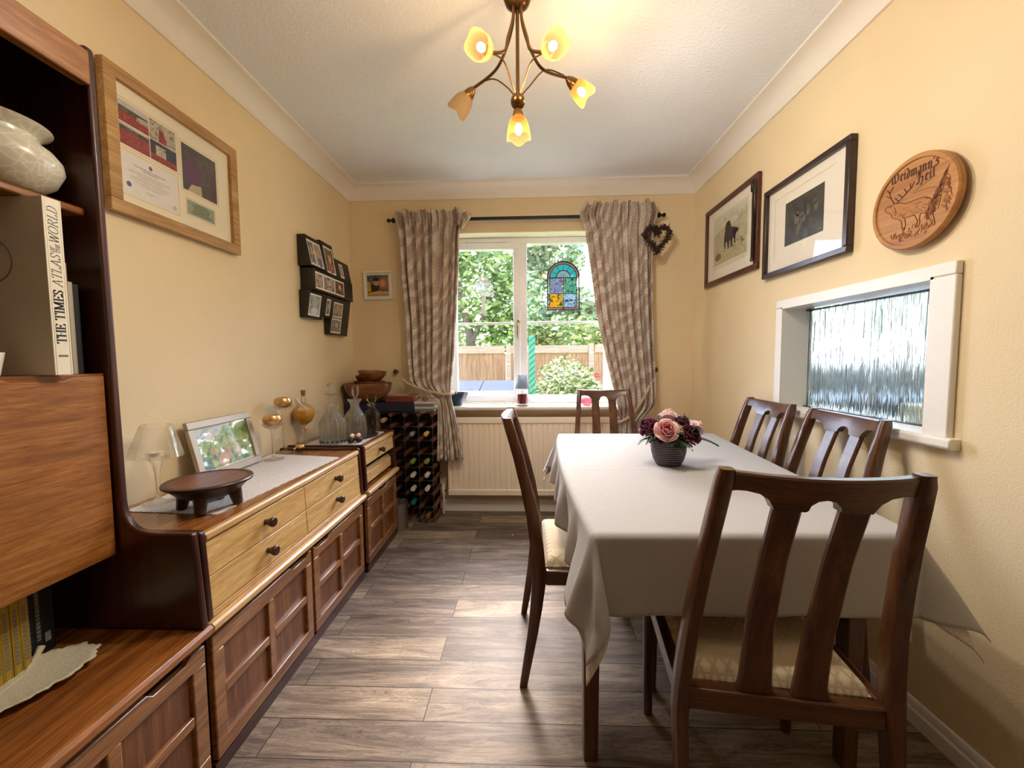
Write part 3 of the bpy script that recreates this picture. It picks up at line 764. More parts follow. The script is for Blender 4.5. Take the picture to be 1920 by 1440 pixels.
# ------------------------------------------------------------------ cloths on the sideboard
M_LACE = plain('white_lace_cloth', (206, 200, 194), .9, vary=.30, nscale=120, bumpy=.8, sheen=.2)
def runner(name, label, corners, z, th=.0022):
    n = 60; edge = []
    for i in range(4):
        a, b = Vector(corners[i]), Vector(corners[(i+1) % 4]); k = 34
        for j in range(k):
            p = a.lerp(b, j/k); nrm = Vector((b.y-a.y, -(b.x-a.x))).normalized()
            q = p+nrm*.0035*abs(math.sin(j*PI/2)); edge.append((q.x, q.y))
    return tag(MB().prism(edge, 'z', z, z+th).build(name, M_LACE, smooth=0), label, 'table runner')
runner('table_runner', 'long white lace runner lying along the sideboard top under the wooden bowl', [(-.952, 1.168), (-.906, 1.88), (-1.284, 1.95), (-1.262, 1.19)], .7003)
runner('table_runner', 'short white cloth under the crystal decanters on the small cabinet', [(-.925, 2.150), (-.935, 2.570), (-1.235, 2.575), (-1.235, 2.150)], .7003)

# ------------------------------------------------------------------ things on the wall unit
ZS = 1.1422
def vase():
    v = MB()
    prof = [(.001, 0), (.056, 0), (.074, .006), (.102, .030), (.115, .060), (.113, .078), (.101, .096), (.086, .108), (.080, .115), (.080, .122), (.088, .132), (.099, .139), (.101, .142), (.097, .143), (.080, .131), (.074, .120), (.076, .112), (.094, .096), (.106, .06), (.06, .012), (.001, .01)]
    m, t, b = base('crackle_glaze')
    vo = N(t, 'TexVoronoi', feature='DISTANCE_TO_EDGE'); vo.inputs['Scale'].default_value = 46
    nz = noise(t, coords(t), 9, 3); ad = N(t, 'VectorMath', operation='MULTIPLY_ADD'); L(t, nz.outputs['Color'], ad.inputs[0]); ad.inputs[1].default_value = (.06, .06, .06); L(t, coords(t), ad.inputs[2])
    L(t, ad.outputs[0], vo.inputs['Vector'])
    L(t, ramp(t, vo.outputs[0], [(0, (222, 216, 196)), (.05, (204, 197, 174)), (.25, (196, 189, 166))]), b.inputs['Base Color'])
    b.inputs['Roughness'].default_value = .25
    return tag(v.lathe([(r*1.06, q*1.03) for r, q in prof], (-1.180, .860, 1.5535), 56).build('vase', m), 'squat cream crackle glazed vase on the upper shelf of the wall unit', 'vase')
vase()
M_PAPER = plain('book_pages', (226, 218, 198), .9)
M_INK = plain('black_ink', (18, 16, 16), .6)
M_GREYINK = plain('grey_ink', (120, 116, 110), .6)
def book(name, label, x1, y0, y1, z0, z1, depth, mat, group=None, cat='book', ink=None):
    """a book stood on its tail, spine toward the room"""
    t = thing(name, label, cat, (x1-depth/2, (y0+y1)/2, z0), group)
    c = .0025 if y1-y0 > .01 else .0012
    cv = MB().box(x1-depth, x1, y0, y0+c, z0, z1).box(x1-depth, x1, y1-c, y1, z0, z1).box(x1-c, x1, y0+c, y1-c, z0, z1)
    cv.build('cover', mat, t, bevel=.0006, seg=1)
    MB().box(x1-depth+.003, x1-c, y0+c, y1-c, z0+.003, z1-.003).build('pages', M_PAPER, t, smooth=0)
    if ink:
        m = MB()
        for (za, zb, w) in ink:
            z = za
            while z < zb:
                l = random.uniform(.004, .010); m.box(x1, x1+.0003, (y0+y1)/2-w, (y0+y1)/2+w, z, min(z+l, zb)); z += l+.0025
        m.build('spine_title', M_GREYINK if 'dark' in label or 'black' in label else M_INK, t, smooth=0)
    return t
M_ATLAS = plain('atlas_jacket', (232, 224, 200), .4, vary=.02)
at = thing('book', 'huge cream world atlas standing upright on the desk shelf, title up its spine', 'book', (-1.18, .876, ZS))
MB().box(-1.325+.05, -1.050, .857, .861, ZS, 1.534).box(-1.275, -1.050, .889, .893, ZS, 1.534).box(-1.054, -1.050, .861, .889, ZS, 1.534).build('cover', M_ATLAS, at, bevel=.001)
MB().box(-1.272, -1.054, .861, .889, ZS+.004, 1.530).build('pages', M_PAPER, at, smooth=0)
def spine_text(txt, z, h, ymid, nib, th, slant, mat, name, parent, x=-1.0497):
    polys, w = text_polys(txt, SERIF, nib, th, slant, .02)
    m = MB()
    for p in polys: m.add([(x, ymid+h/2-b*h, z+a*h) for a, b in p], [tuple(range(len(p)))])
    m.build(name, mat, parent, smooth=0); return z+w*h
zz = spine_text('THE TIMES ', 1.214, .0185, .8745, (.075, 0), .028, 0, M_INK, 'title', at)
zz = spine_text('ATLAS', zz-.002, .0185, .8745, (.030, 0), .018, .22, M_INK, 'title', at)
z1 = zz+.003
z2 = spine_text('OF', z1, .0082, .8700, (.05, 0), .03, .22, M_INK, 'title', at); spine_text('THE', z1, .0082, .8805, (.05, 0), .03, .22, M_INK, 'title', at)
spine_text('WORLD', z1+.0205, .0185, .8745, (.030, 0), .018, .22, M_INK, 'title', at)
m = MB(); m.box(-1.05, -1.0497, .866, .885, 1.183, 1.188); m.build('publisher_mark', M_GREYINK, at, smooth=0)
# cover print on the atlas: a ring and a dark panel
m = MB(); ring = [( -1.175+.046*math.cos(2*PI*i/40), 1.395+.046*math.sin(2*PI*i/40)) for i in range(41)]
m.tube([(a, .8565, b) for a, b in ring], .0012, 6); m.build('cover_ring', M_GREYINK, at)
m = MB(); m.box(-1.26, -1.168, .8566, .857, 1.27, 1.37); m.build('cover_panel', M_INK, at, smooth=0)
book('book', 'black book with white lettering next to the cream atlas', -1.078, .8955, .914, ZS, 1.425, .19, plain('black_cloth', (24, 24, 28), .6), 'books on the desk shelf', ink=None)
m = MB()
for k in range(26): m.box(-1.078, -1.0777, .901+.003*(k % 2), .908-.002*(k % 3), 1.17+.0092*k, 1.17+.0092*k+.0055)
bk = [o for o in bpy.data.objects if o.name.startswith('book') and o.type == 'EMPTY'][-1]
m.build('spine_title', plain('white_ink', (220, 220, 214), .6), bk, smooth=0)
book('book', 'thin tan book between the black book and the pale grey book', -1.085, .9155, .925, ZS, 1.405, .19, plain('tan_cloth', (176, 152, 118), .6), 'books on the desk shelf')
book('book', 'pale grey book standing right of the thin tan book', -1.100, .927, .947, ZS, 1.365, .18, plain('pale_grey_cloth', (176, 172, 156), .5), 'books on the desk shelf')
book('book', 'narrow black book against the side panel of the wall unit', -1.105, .949, .964, ZS, 1.362, .18, plain('black_cloth', (24, 24, 28), .6), 'books on the desk shelf')
def cup():
    t = thing('cup', 'small white cup with gold mark on the desk shelf at left edge', 'cup', (-1.105, .775, ZS))
    MB().lathe([(.001, 0), (.026, 0), (.028, .004), (.036, .050), (.034, .050), (.026, .006), (.001, .005)], (-1.108, .772, ZS), 32).build('body', plain('white_china', (238, 234, 224), .25, vary=.02), t)
    mm = MB()
    mm.ell((-1.108+.0305, .772-.012, ZS+.030), (.002, .008, .009)); mm.build('gold_mark', plain('gold_leaf', (190, 150, 60), .3, .8), t)
cup()
M_GOLDMAG = plain('gold_magazine_spine', (176, 148, 52), .5, vary=.10)
ylist = [.700, .7165, .733, .7495, .766, .7825, .799, .8155, .832]
glabs = ['gold spined magazine in the lower compartment at the frame edge', 'second gold spined magazine, just inside the left frame edge']
ordn = ['first', 'second', 'third', 'fourth', 'fifth', 'sixth', 'seventh', 'eighth', 'ninth']
for i, y in enumerate(ylist):
    k = len(ylist)-1-i
    lab = 'gold spined magazine touching the dark books under the desk flap' if k == 0 else f'gold spined magazine under the desk flap, {ordn[k]} out from the dark books'
    book('magazine', lab, -1.150+random.uniform(-.002, .002), y, y+.0155, .4585, .669, .17, M_GOLDMAG, 'gold magazines under the desk flap', 'magazine', ink=[(.49, .62, .0035)])
M_NAVYB = plain('blue_black_cloth', (26, 28, 42), .6)
book('book', 'dark blue black book right beside the gold magazines under the flap', -1.172, .8500, .872, .4585, .664, .13, M_NAVYB, 'dark books under the desk flap', ink=[(.49, .64, .004)])
book('book', 'black book with grey spine title, middle of three under the flap', -1.178, .8735, .897, .4585, .660, .12, plain('black_cloth2', (18, 18, 22), .6), 'dark books under the desk flap', ink=[(.50, .63, .004)])
b = book('book', 'black book with a small pale spine label under the flap', -1.186, .8985, .924, .4585, .655, .11, plain('black_cloth2', (18, 18, 22), .6), 'dark books under the desk flap')
MB().box(-1.186, -1.1857, .903, .915, .484, .508).build('spine_label', plain('pale_label', (150, 148, 150), .6), b, smooth=0)
def leaf_dish():
    cx, cy, z = -1.118, .778, .4586
    def outline(th):
        r = 1+.025*math.sin(th*26)+(.03*math.sin(th*13) if .3 < th % (2*PI) < 2.4 else 0)
        return r
    rows, n = 9, 104; vs = []; fs = []
    for k in range(rows+1):
        s = k/rows
        for j in range(n):
            th = 2*PI*j/n; rr = s*(outline(th) if k == rows else 1+.4*(outline(th)-1)*s)
            a = .088*rr*math.cos(th); bb = .140*rr*math.sin(th)
            tilt = R(27); x = a*math.cos(tilt)+bb*math.sin(tilt); y = -a*math.sin(tilt)+bb*math.cos(tilt)
            zz = .004+.015*s**2.4+.0012*math.sin(bb*260)*s
            vs.append((cx+x, cy+y, z+zz))
    for k in range(rows):
        for j in range(n): fs.append((k*n+j, k*n+(j+1) % n, (k+1)*n+(j+1) % n, (k+1)*n+j))
    m_, t_, b_ = base('matt_leaf_glaze'); nn = noise(t_, coords(t_), 150, 4)
    b_.inputs['Base Color'].default_value = lin((206, 198, 172)); b_.inputs['Roughness'].default_value = .7; bump(t_, b_, nn.outputs[0], .5, .004)
    t = thing('leaf_dish', 'pale serrated leaf shaped dish on the wall unit lower top', 'dish', (cx, cy, z))
    MB().add(vs, fs).build('bowl', m_, t, solid=.004)
    MB().tube([(cx-.046, cy+.100, z+.034), (cx-.042, cy+.086, z+.020), (cx-.020, cy+.045, z+.007), (cx+.0, cy-.05, z+.006)], [.0075, .006, .0035, .0015], 8).build('stalk', m_, t)
leaf_dish()

# ------------------------------------------------------------------ things on the sideboard
ZT = .7026
def glass_lamp():
    x, y = -1.222, 1.262; t = thing('glass_lamp', 'clear glass candle lamp with a glass shade, left end of the sideboard', 'candle lamp', (x, y, ZT))
    MB().lathe([(.001, 0), (.044, 0), (.045, .003), (.020, .008), (.008, .016), (.006, .05), (.008, .10), (.016, .135), (.024, .150), (.027, .152), (.020, .157), (.001, .158)], (x, y, ZT), 32).build('stem', M_GLASS, t)
    M = Matrix.Translation((x, y, ZT+.160)) @ Matrix.Rotation(R(5), 4, 'Y')
    p = [(.026, .0), (.074, .006), (.072, .010), (.045, .100), (.037, .104), (.035, .104), (.043, .098), (.070, .009), (.024, .002)]
    MB().lathe([(.073, 0), (.044, .100), (.042, .100), (.071, 0)], n=40, M=M, close=True).build('shade', M_GLASS, t)
    MB().lathe([(.001, .158), (.019, .158), (.019, .170), (.001, .171)], (x, y, ZT), 24).build('tealight', plain('candle_wax', (236, 228, 208), .5), t)
glass_lamp()
M_SILVERWOOD = plain('pewter_frame', (176, 162, 146), .35, .35, vary=.12, nscale=14)
def flat_frame(parent, W_, H_, fw, depth, mat, art, glassed=True, mount=None, mw=0, bev=.002, front='y'):
    """frame built flat: width along local x, height along local z, facing local -y"""
    f = MB(); d0 = -depth
    f.box(-W_/2, W_/2, d0, 0, 0, fw).box(-W_/2, W_/2, d0, 0, H_-fw, H_).box(-W_/2, -W_/2+fw, d0, 0, fw, H_-fw).box(W_/2-fw, W_/2, d0, 0, fw, H_-fw)
    f.build('frame', mat, parent, bevel=bev)
    MB().box(-W_/2+fw*.6, W_/2-fw*.6, -depth*.35, -.002, fw*.6, H_-fw*.6).build('backing' if not mount else 'mount', mount or plain('backing_board', (120, 100, 80), .8), parent, smooth=0)
    if art: art(parent, -depth*.35-.0006)
    if glassed: MB().box(-W_/2+fw-.002, W_/2-fw+.002, -depth*.62, -depth*.62+.0012, fw-.002, H_-fw+.002).build('glazing', M_PICGLASS, parent, smooth=0)
def quad(m, x0, x1, z0, z1, y, mi=0): m.add([(x0, y, z0), (x1, y, z0), (x1, y, z1), (x0, y, z1)], [(0, 1, 2, 3)], mi)
SKIN = plain('print_skin', (206, 156, 124), .5); PWHITE = plain('print_white', (232, 230, 224), .5)
def ellp(m, cx, cz, rx, rz, y, mi=0, n=18, rot=0):
    m.poly([(cx+rx*math.cos(2*PI*i/n)*math.cos(rot)-rz*math.sin(2*PI*i/n)*math.sin(rot), y, cz+rx*math.cos(2*PI*i/n)*math.sin(rot)+rz*math.sin(2*PI*i/n)*math.cos(rot)) for i in range(n)], mi)
def desk_photo():
    t = thing('framed_photo', 'pewter photo frame with family garden snapshot leaning against the wall on the sideboard', 'photo frame')
    G = blotch('print_garden', [(46, 84, 52), (104, 140, 72), (176, 190, 120), (70, 110, 80)], 28)
    SKY = blotch('print_sky', [(150, 160, 170), (206, 212, 218), (120, 132, 140)], 16)
    def art(p, y):
        m = MB(); quad(m, -.145, .145, .035, .200, y); m.build('photo', G, p, smooth=0, fixn=False)
        m = MB(); m.poly([(-.145, y-.0004, .200), (-.145, y-.0004, .145), (-.02, y-.0004, .165), (.01, y-.0004, .200)]); m.build('photo_sky', SKY, p, smooth=0, fixn=False)
        m = MB()
        rnd = random.Random(8)
        for k in range(26):
            x, z = rnd.gauss(.02, .055), rnd.gauss(.085, .022)
            if abs(x) > .125 or not .045 < z < .15: continue
            s = rnd.uniform(.5, 1.0); c = rnd.randrange(5)
            ellp(m, x, z-.010*s, .010*s, .013*s, y-.0006-.00001*k, c); ellp(m, x, z+.006*s, .005*s, .0065*s, y-.0009-.00001*k, 0)
        m.build('photo_people', [SKIN, plain('print_peach', (214, 182, 158), .5), plain('print_ochre', (206, 180, 100), .5), PWHITE, plain('print_blue', (110, 140, 158), .5)], p, smooth=0, fixn=False)
        m = MB(); ellp(m, -.03, .062, .030, .026, y-.0015); ellp(m, -.022, .088, .012, .013, y-.0017); m.build('photo_nearest_person', plain('print_pinkish', (208, 170, 150), .5, vary=.12), p, smooth=0, fixn=False)
        m = MB(); m.poly([(-.145, y-.0013, .035), (-.085, y-.0013, .035), (-.10, y-.0013, .085), (-.145, y-.0013, .10)]); m.build('photo_shade', plain('print_bluegreen', (112, 142, 140), .5, vary=.2, nscale=60), p, smooth=0, fixn=False)
        m = MB(); ellp(m, -.075, .170, .018, .012, y-.0009); ellp(m, -.080, .155, .012, .010, y-.0010); m.build('photo_bright_patch', PWHITE, p, smooth=0, fixn=False)
    flat_frame(t, .345, .236, .030, .016, M_SILVERWOOD, art, mount=PWHITE, bev=.003)
    # an easel strut behind
    MB().box(-.03, .03, 0, .004, .06, .20).build('strut', M_BLACK, t)
    # faces +x: local -y -> +x ; lean back by 16 degrees
    t.matrix_world = Matrix.Translation((-1.240, 1.618, ZT+.004)) @ Matrix.Rotation(R(90), 4, 'Z') @ Matrix.Rotation(R(-13), 4, 'X')
desk_photo()
def wood_bowl():
    x, y = -1.022, 1.232; t = thing('footed_bowl', 'dark wooden bowl on four stubby legs standing on the lace runner', 'bowl', (x, y, ZT))
    dk = wood('dark_bowl_wood', (34, 18, 12), (52, 28, 18), (74, 42, 28), 'y', .4, 1.4, .1)
    inn = wood('red_bowl_wood', (86, 40, 24), (112, 56, 34), (136, 76, 48), 'y', .4, 1.4, .1)
    z = ZT
    MB().lathe([(.001, .026), (.045, .030), (.085, .052), (.108, .076), (.120, .082), (.121, .088), (.119, .091), (.106, .092), (.104, .090)], (x, y, z), 48).build('bowl', dk, t)
    MB().lathe([(.1045, .0905), (.098, .078), (.075, .056), (.040, .046), (.001, .044)], (x, y, z), 48).build('hollow', inn, t)
    for k in range(4):
        a = R(20+90*k); r0, r1 = .066, .078
        MB().tube([(x+r0*math.cos(a), y+r0*math.sin(a), z+.062), (x+r1*math.cos(a), y+r1*math.sin(a), z+.001)], [.022, .014], 14).build('leg', dk, t)
wood_bowl()
M_GOLD = plain('gold_candle', (214, 170, 112), .30, .7, vary=.1)
def candlestick(x, y, h, label):
    t = thing('candlestick', label, 'candlestick', (x, y, ZT if y < 1.9 else .7004), 'glass candlesticks with gold candles')
    z = ZT if y < 1.92 else .7004
    MB().lathe([(.001, 0), (.045, 0), (.046, .003), (.018, .008), (.007, .016), (.005, h*.5), (.006, h-.03), (.012, h-.012), (.030, h-.004), (.038, h+.004), (.047, h+.016), (.045, h+.017), (.036, h+.007), (.001, h+.003)], (x, y, z), 32).build('stem', M_GLASS, t)
    MB().lathe([(.001, .005), (.020, .006), (.034, .014), (.041, .028), (.041, .040), (.034, .053), (.022, .058), (.012, .055), (.001, .053)], (x, y, z+h), 32).build('candle', M_GOLD, t)
candlestick(-1.200, 1.835, .158, 'shorter glass candlestick with round gold candle, in front of its taller twin')
candlestick(-1.238, 1.985, .228, 'taller glass candlestick with round gold candle behind the shorter one')
def beetle():
    x, y, z = -1.165, 1.995, .7004; t = thing('trinket', 'little gold topped trinket on bent bronze legs beside the candlesticks', 'ornament', (x, y, z))
    br = plain('dark_bronze', (70, 48, 30), .35, .8)
    MB().ell((x, y, z+.028), (.022, .024, .016)).build('dome', M_GOLD, t)
    MB().lathe([(.001, .012), (.022, .016), (.026, .022), (.024, .024), (.001, .020)], (x, y, z), 24).build('dish', br, t)
    for k in range(4):
        a = R(45+90*k); MB().tube([(x+.016*math.cos(a), y+.016*math.sin(a), z+.017), (x+.032*math.cos(a), y+.032*math.sin(a), z+.022), (x+.036*math.cos(a), y+.036*math.sin(a), z+.001)], [.003, .0025, .002], 6).build('leg', br, t)
    MB().ell((x-.01, y-.030, z+.024), (.006, .008, .006)).build('head', plain('silver_bead', (200, 196, 188), .2, .9), t)
beetle()
ZC2 = .7026
def amber():
    x, y, z = -1.256, 2.205, ZC2; t = thing('glass_globe_bottle', 'round stemmed bottle of amber liquid with a cork, against the left wall', 'bottle', (x, y, z))
    MB().lathe([(.001, 0), (.044, 0), (.045, .003), (.016, .007), (.006, .014), (.005, .072), (.012, .080), (.010, .092), (.012, .100), (.016, .106), (.040, .124), (.054, .152), (.057, .172), (.052, .196), (.036, .216), (.017, .226), (.011, .236), (.010, .275), (.008, .275), (.009, .234), (.001, .233)], (x, y, z), 40).build('glass', M_GLASS, t)
    am = plain('amber_liquid', (222, 158, 36), .15, vary=.12, nscale=60, coat=.5)
    MB().lathe([(.001, .108), (.016, .112), (.039, .129), (.0515, .154), (.0545, .172), (.0505, .190), (.001, .1905)], (x, y, z), 40).build('liquid', am, t)
    MB().lathe([(.001, .268), (.008, .268), (.012, .280), (.013, .302), (.001, .303)], (x, y, z), 20).build('cork', plain('cork', (136, 108, 72), .9, vary=.3, nscale=200), t)
    MB().tube([(x+.014, y+.004, z+.185), (x-.012, y-.020, z+.232), (x-.026, y-.032, z+.262)], [.0055, .005, .004], 10).build('spout', plain('white_spout', (232, 228, 214), .3), t)
    MB().ell((x+.012, y-.012, z+.098), (.009, .009, .010)).ell((x+.014, y-.014, z+.086), (.012, .012, .013)).build('gold_bead', M_GOLD, t)
amber()
def decanters():
    g = 'crystal decanters'
    def D(x, y, lab): return thing('decanter', lab, 'decanter', (x, y, ZC2+(.0066 if y > 2.25 else 0)), g)
    # a: broad square-cut tumbler decanter without stopper
    x, y = -1.098, 2.215; t = D(x, y, 'broad ribbed crystal decanter with no stopper, nearest the camera'); z = ZC2
    MB().lathe([(.001, 0), (.066, 0), (.069, .004), (.070, .11), (.066, .128), (.050, .150), (.037, .164), (.034, .180), (.036, .205), (.040, .214), (.036, .215), (.031, .20), (.030, .168), (.058, .128), (.062, .10), (.060, .018), (.001, .016)], (x, y, z), 128, flute=(16, .05)).build('body', M_CUT, t)
    m = MB()
    for k in range(16):
        a = 2*PI*k/16; m.ell((x+.0655*math.cos(a), y+.0655*math.sin(a), z+.014), (.007, .007, .006), 8, 5)
    m.build('base_beads', plain('dark_crystal_bead', (52, 46, 54), .1), t)
    zt = ZC2+.0066
    x, y = -1.170, 2.345; t = D(x, y, 'tall ringed crystal decanter with an oval stopper, nearest the wall')
    MB().lathe([(.001, 0), (.054, 0), (.058, .004), (.060, .09), (.048, .13), (.026, .165), (.017, .19), (.022, .20), (.015, .212), (.021, .222), (.015, .235), (.016, .248), (.036, .262), (.034, .265), (.011, .250), (.012, .19), (.043, .127), (.054, .09), (.050, .014), (.001, .012)], (x, y, zt), 96, flute=(12, .05)).build('body', M_CUT, t)
    MB().lathe([(.001, .262), (.010, .264), (.012, .272), (.022, .285), (.025, .300), (.021, .316), (.010, .325), (.001, .326)], (x, y, zt), 32, flute=(8, .05)).build('stopper', M_CUT, t)
    x, y = -1.075, 2.475; t = D(x, y, 'crystal decanter with a tall faceted stopper, at the rear of the tray')
    MB().lathe([(.001, 0), (.046, 0), (.049, .005), (.049, .10), (.040, .14), (.022, .17), (.016, .195), (.026, .212), (.028, .214), (.012, .196), (.018, .168), (.044, .10), (.042, .012), (.001, .01)], (x, y, zt), 48).build('body', M_CUT, t)
    MB().lathe([(.001, .206), (.008, .210), (.012, .230), (.023, .250), (.024, .292), (.020, .300), (.001, .301)], (x, y, zt), 8).build('stopper', M_GLASS, t)
    x, y = -1.030, 2.355; t = D(x, y, 'bell shouldered ribbed crystal decanter with wide collar, middle of the tray')
    MB().lathe([(.001, 0), (.060, 0), (.063, .004), (.064, .09), (.058, .125), (.040, .155), (.026, .170), (.023, .190), (.026, .205), (.038, .222), (.039, .230), (.034, .231), (.022, .21), (.019, .18), (.036, .15), (.054, .118), (.058, .09), (.055, .014), (.001, .012)], (x, y, zt), 160, flute=(20, .045)).build('body', M_CUT, t)
    x, y = -.972, 2.475; t = D(x, y, 'square crystal decanter with a round disc stopper, by the wine rack')
    b = MB(); h = .037
    sq = lambda r: rounded([(-r, -r), (r, -r), (r, r), (-r, r)], {0: r*.3, 1: r*.3, 2: r*.3, 3: r*.3}, 0, 4)
    secs = [[(x+a, y+bb, zt+zz) for a, bb in sq(r)] for r, zz in ((h, 0), (h+.002, .01), (h+.002, .125), (h*.8, .145), (.018, .155), (.015, .17), (.022, .184), (.022, .188))]
    b.sweep(secs); b.build('body', M_CUT, t, bevel=0)
    M = Matrix.Translation((x, y, zt+.220)) @ Matrix.Rotation(R(20), 4, 'Z') @ Matrix.Rotation(PI/2, 4, 'X')
    s = MB().lathe([(.001, -.008), (.024, -.006), (.029, 0), (.024, .006), (.001, .008)], n=32, M=M).lathe([(.001, .172), (.013, .174), (.014, .190), (.009, .197), (.001, .198)], (x, y, zt), 20)
    s.build('stopper', M_GLASS, t)
    # dark tray under them
    tr = [(-1.070+.148*math.cos(2*PI*i/48), 2.405+.158*math.sin(2*PI*i/48)) for i in range(48)]
    m = MB().lathe([(.001, 0), (.93, 0), (1, .0052), (.985, .0062), (.90, .0030), (.001, .0030)], n=56, M=Matrix.Translation((-1.072, 2.412, .7026)) @ Matrix.Diagonal((.150, .158, 1, 1)))
    tag(m.build('tray', plain('dark_silver_tray', (58, 58, 62), .25, .7)), 'dark oval tray under the crystal decanters on the small cabinet', 'tray')
decanters()
def figurine():
    x, y, z = -.972, 2.215, ZC2; t = thing('figurine', 'tiny black figurine pair with cream heads at the cabinet front edge', 'figurine', (x, y, z))
    bk = plain('black_glaze', (16, 18, 30), .2); cr = plain('cream_glaze', (236, 216, 186), .25); og = plain('orange_glaze', (206, 96, 40), .3)
    b = MB()
    for dx, dy in ((-.018, -.012), (.018, .010)): b.ell((x+dx, y+dy, z+.017), (.020, .024, .0165))
    b.build('body', bk, t)
    b = MB()
    for dx, dy in ((-.014, -.004), (.014, .014)): b.ell((x+dx, y+dy, z+.041), (.013, .016, .013))
    b.build('head', cr, t)
    b = MB()
    for dx, dy in ((-.006, -.022), (.022, -.002)): b.ell((x+dx, y+dy, z+.032), (.005, .006, .005))
    b.build('beak', og, t)
figurine()

# ------------------------------------------------------------------ wine rack and bottles
RX0, RX1, RY0, RY1 = -1.266, -.666, 2.795, 3.005
def rack():
    t = thing('wine_rack', 'tall wooden and metal wine rack in the corner beside the radiator', 'wine rack', ((RX0+RX1)/2, 2.9, 0))
    steel = plain('galvanised_strip', (112, 106, 104), .45, .8, vary=.1); wd = wood('rack_block_wood', (84, 46, 26), (120, 72, 44), (150, 96, 62), 'y', .5, 1.6, .1)
    m = MB(); nx, nz = 7, 9
    zs = [.012+.0977*i for i in range(nz)]; xs = [RX0+.1*i for i in range(nx)]
    for z in zs:
        for y in (RY0, RY1-.002): m.box(RX0, RX1, y, y+.0012, z-.0018, z+.0018)
    for x in xs:
        for y in (RY0, RY1-.002): m.box(x-.0018, x+.0018, y, y+.0012, 0.0, zs[-1]+.006)
    m.build('metal_grid', steel, t, smooth=0)
    MB().box(RX0, RX1, RY1+.001, RY1+.006, .0, zs[-1]).build('back_panel', plain('rack_shade_board', (40, 24, 16), .6, vary=.3, nscale=12), t, smooth=0)  # added dark sheet stands in for the shade inside the rack
    for z in zs:
        for x in xs:
            # the wooden spacers run front to back between the strips, square set on edge
            if x < -1.0 and z < .55: continue
            MB().box(-.0125, .0125, 0, RY1-RY0-.006, -.0125, .0125, M=Matrix.Translation((x, RY0+.002, z+(-.014 if z > .78 else 0 if z > .02 else .006))) @ Matrix.Rotation(PI/4, 4, 'Y')).build('spacer', wd, t, smooth=0)
rack()
M_BOTTLE = plain('dark_bottle_glass', (16, 24, 18), .12, vary=.1)
def bottle(ci, ri, cap, label, big=False):
    """bottle lying in rack cell ci (from the right), ri (from the bottom), neck to the room"""
    x = RX1-.05-.1*ci; zb = .012+.0977*ri; R0 = .0375
    z = zb+R0+.0135+.002
    t = thing('wine_bottle', label, 'bottle', (x, 2.85, z-R0), 'wine bottles in the rack')
    M = Matrix.Translation((x+.006, 3.0, z)) @ Matrix.Rotation(PI/2, 4, 'X') @ Matrix.Rotation(R(2), 4, 'Y')
    MB().lathe([(.001, .004), (.034, .004), (.0375, .010), (.0375, .125), (.030, .155), (.016, .178), (.0145, .205), (.001, .206)], n=24, M=M).build('body', M_BOTTLE, t)
    MB().lathe([(.001, .2055), (.0152, .204), (.0158, .246), (.0165, .250), (.0165, .262), (.0135, .266), (.001, .2665)], n=20, M=M).build('capsule', cap, t)
cp = {k: plain('capsule_'+k, c, .35, mt) for k, c, mt in (('cork', (188, 160, 120), 0), ('silver', (166, 166, 176), .6), ('yellow', (206, 166, 74), .1), ('green', (134, 156, 66), .1), ('white', (214, 206, 198), 0), ('teal', (30, 122, 112), .1), ('gold', (150, 122, 66), .6))}
bottle(3, 7, cp['cork'], 'bottle with a pale cork end in the top row of the wine rack')
bottle(1, 6, cp['silver'], 'bottle with a silver capsule beside the yellow capped one in the rack')
bottle(0, 6, cp['yellow'], 'bottle with a yellow capsule near the top of the wine rack')
bottle(1, 4, cp['green'], 'green capped bottle on the left of the green pair in the rack')
bottle(0, 4, cp['green'], 'green capped bottle in the outermost right column of the rack')
bottle(1, 3, cp['white'], 'white capped bottle just below the left green capped one')
bottle(0, 3, cp['white'], 'white capped bottle just below the right green capped one')
bottle(1, 2, cp['white'], 'white capped bottle just above the teal capped one')
bottle(0, 2, cp['white'], 'white capped bottle in the right column, two below the green capped one')
bottle(1, 1, cp['teal'], 'teal capped bottle low in the wine rack')
bottle(0, 0, cp['gold'], 'bottle with gold foil neck in the bottom right cell of the rack')
ZR = .802
tag(MB().box(-1.292, -.803, 2.80, 3.0, ZR+.0, .866).build('storage_box', plain('navy_box_card', (24, 24, 52), .5), bevel=.003), 'long navy blue flat box lying on top of the wine rack', 'box')
t = thing('wooden_box', 'reddish brown box with a cream label on the navy box', 'box', (-.93, 2.89, .8665))
MB().box(-1.012, -.806, 2.83, 2.985, .8665, .913).build('body', wood('red_box_wood', (92, 34, 20), (124, 52, 32), (146, 70, 46), 'x', .4, 1.2, .2), t, bevel=.004)
m = MB(); m.lathe([(.001, 0), (1, 0), (1, .0008), (.001, .0008)], n=36, M=Matrix.Translation((-.925, 2.90, .913)) @ Matrix.Diagonal((.072, .040, 1, 1))); m.build('label', blotch('cream_label', [(206, 178, 128), (224, 204, 162), (190, 156, 108)], 40), t, smooth=0)
BW = wood('turned_bowl_wood', (98, 54, 26), (142, 88, 46), (172, 118, 68), 'x', .32, .8, .3)
BW2 = wood('turned_bowl_dark', (70, 32, 16), (100, 52, 28), (128, 74, 42), 'x', .35, .8, .2)
def bowlprof(r, h, th, foot): return [(.001, 0), (foot, 0), (foot+.01, .004), (r*.75, h*.30), (r*.93, h*.62), (r, h), (r-th, h), (r*.90-th, h*.62), (r*.70-th, h*.34), (foot*.8, th+.004), (.001, th+.004)]
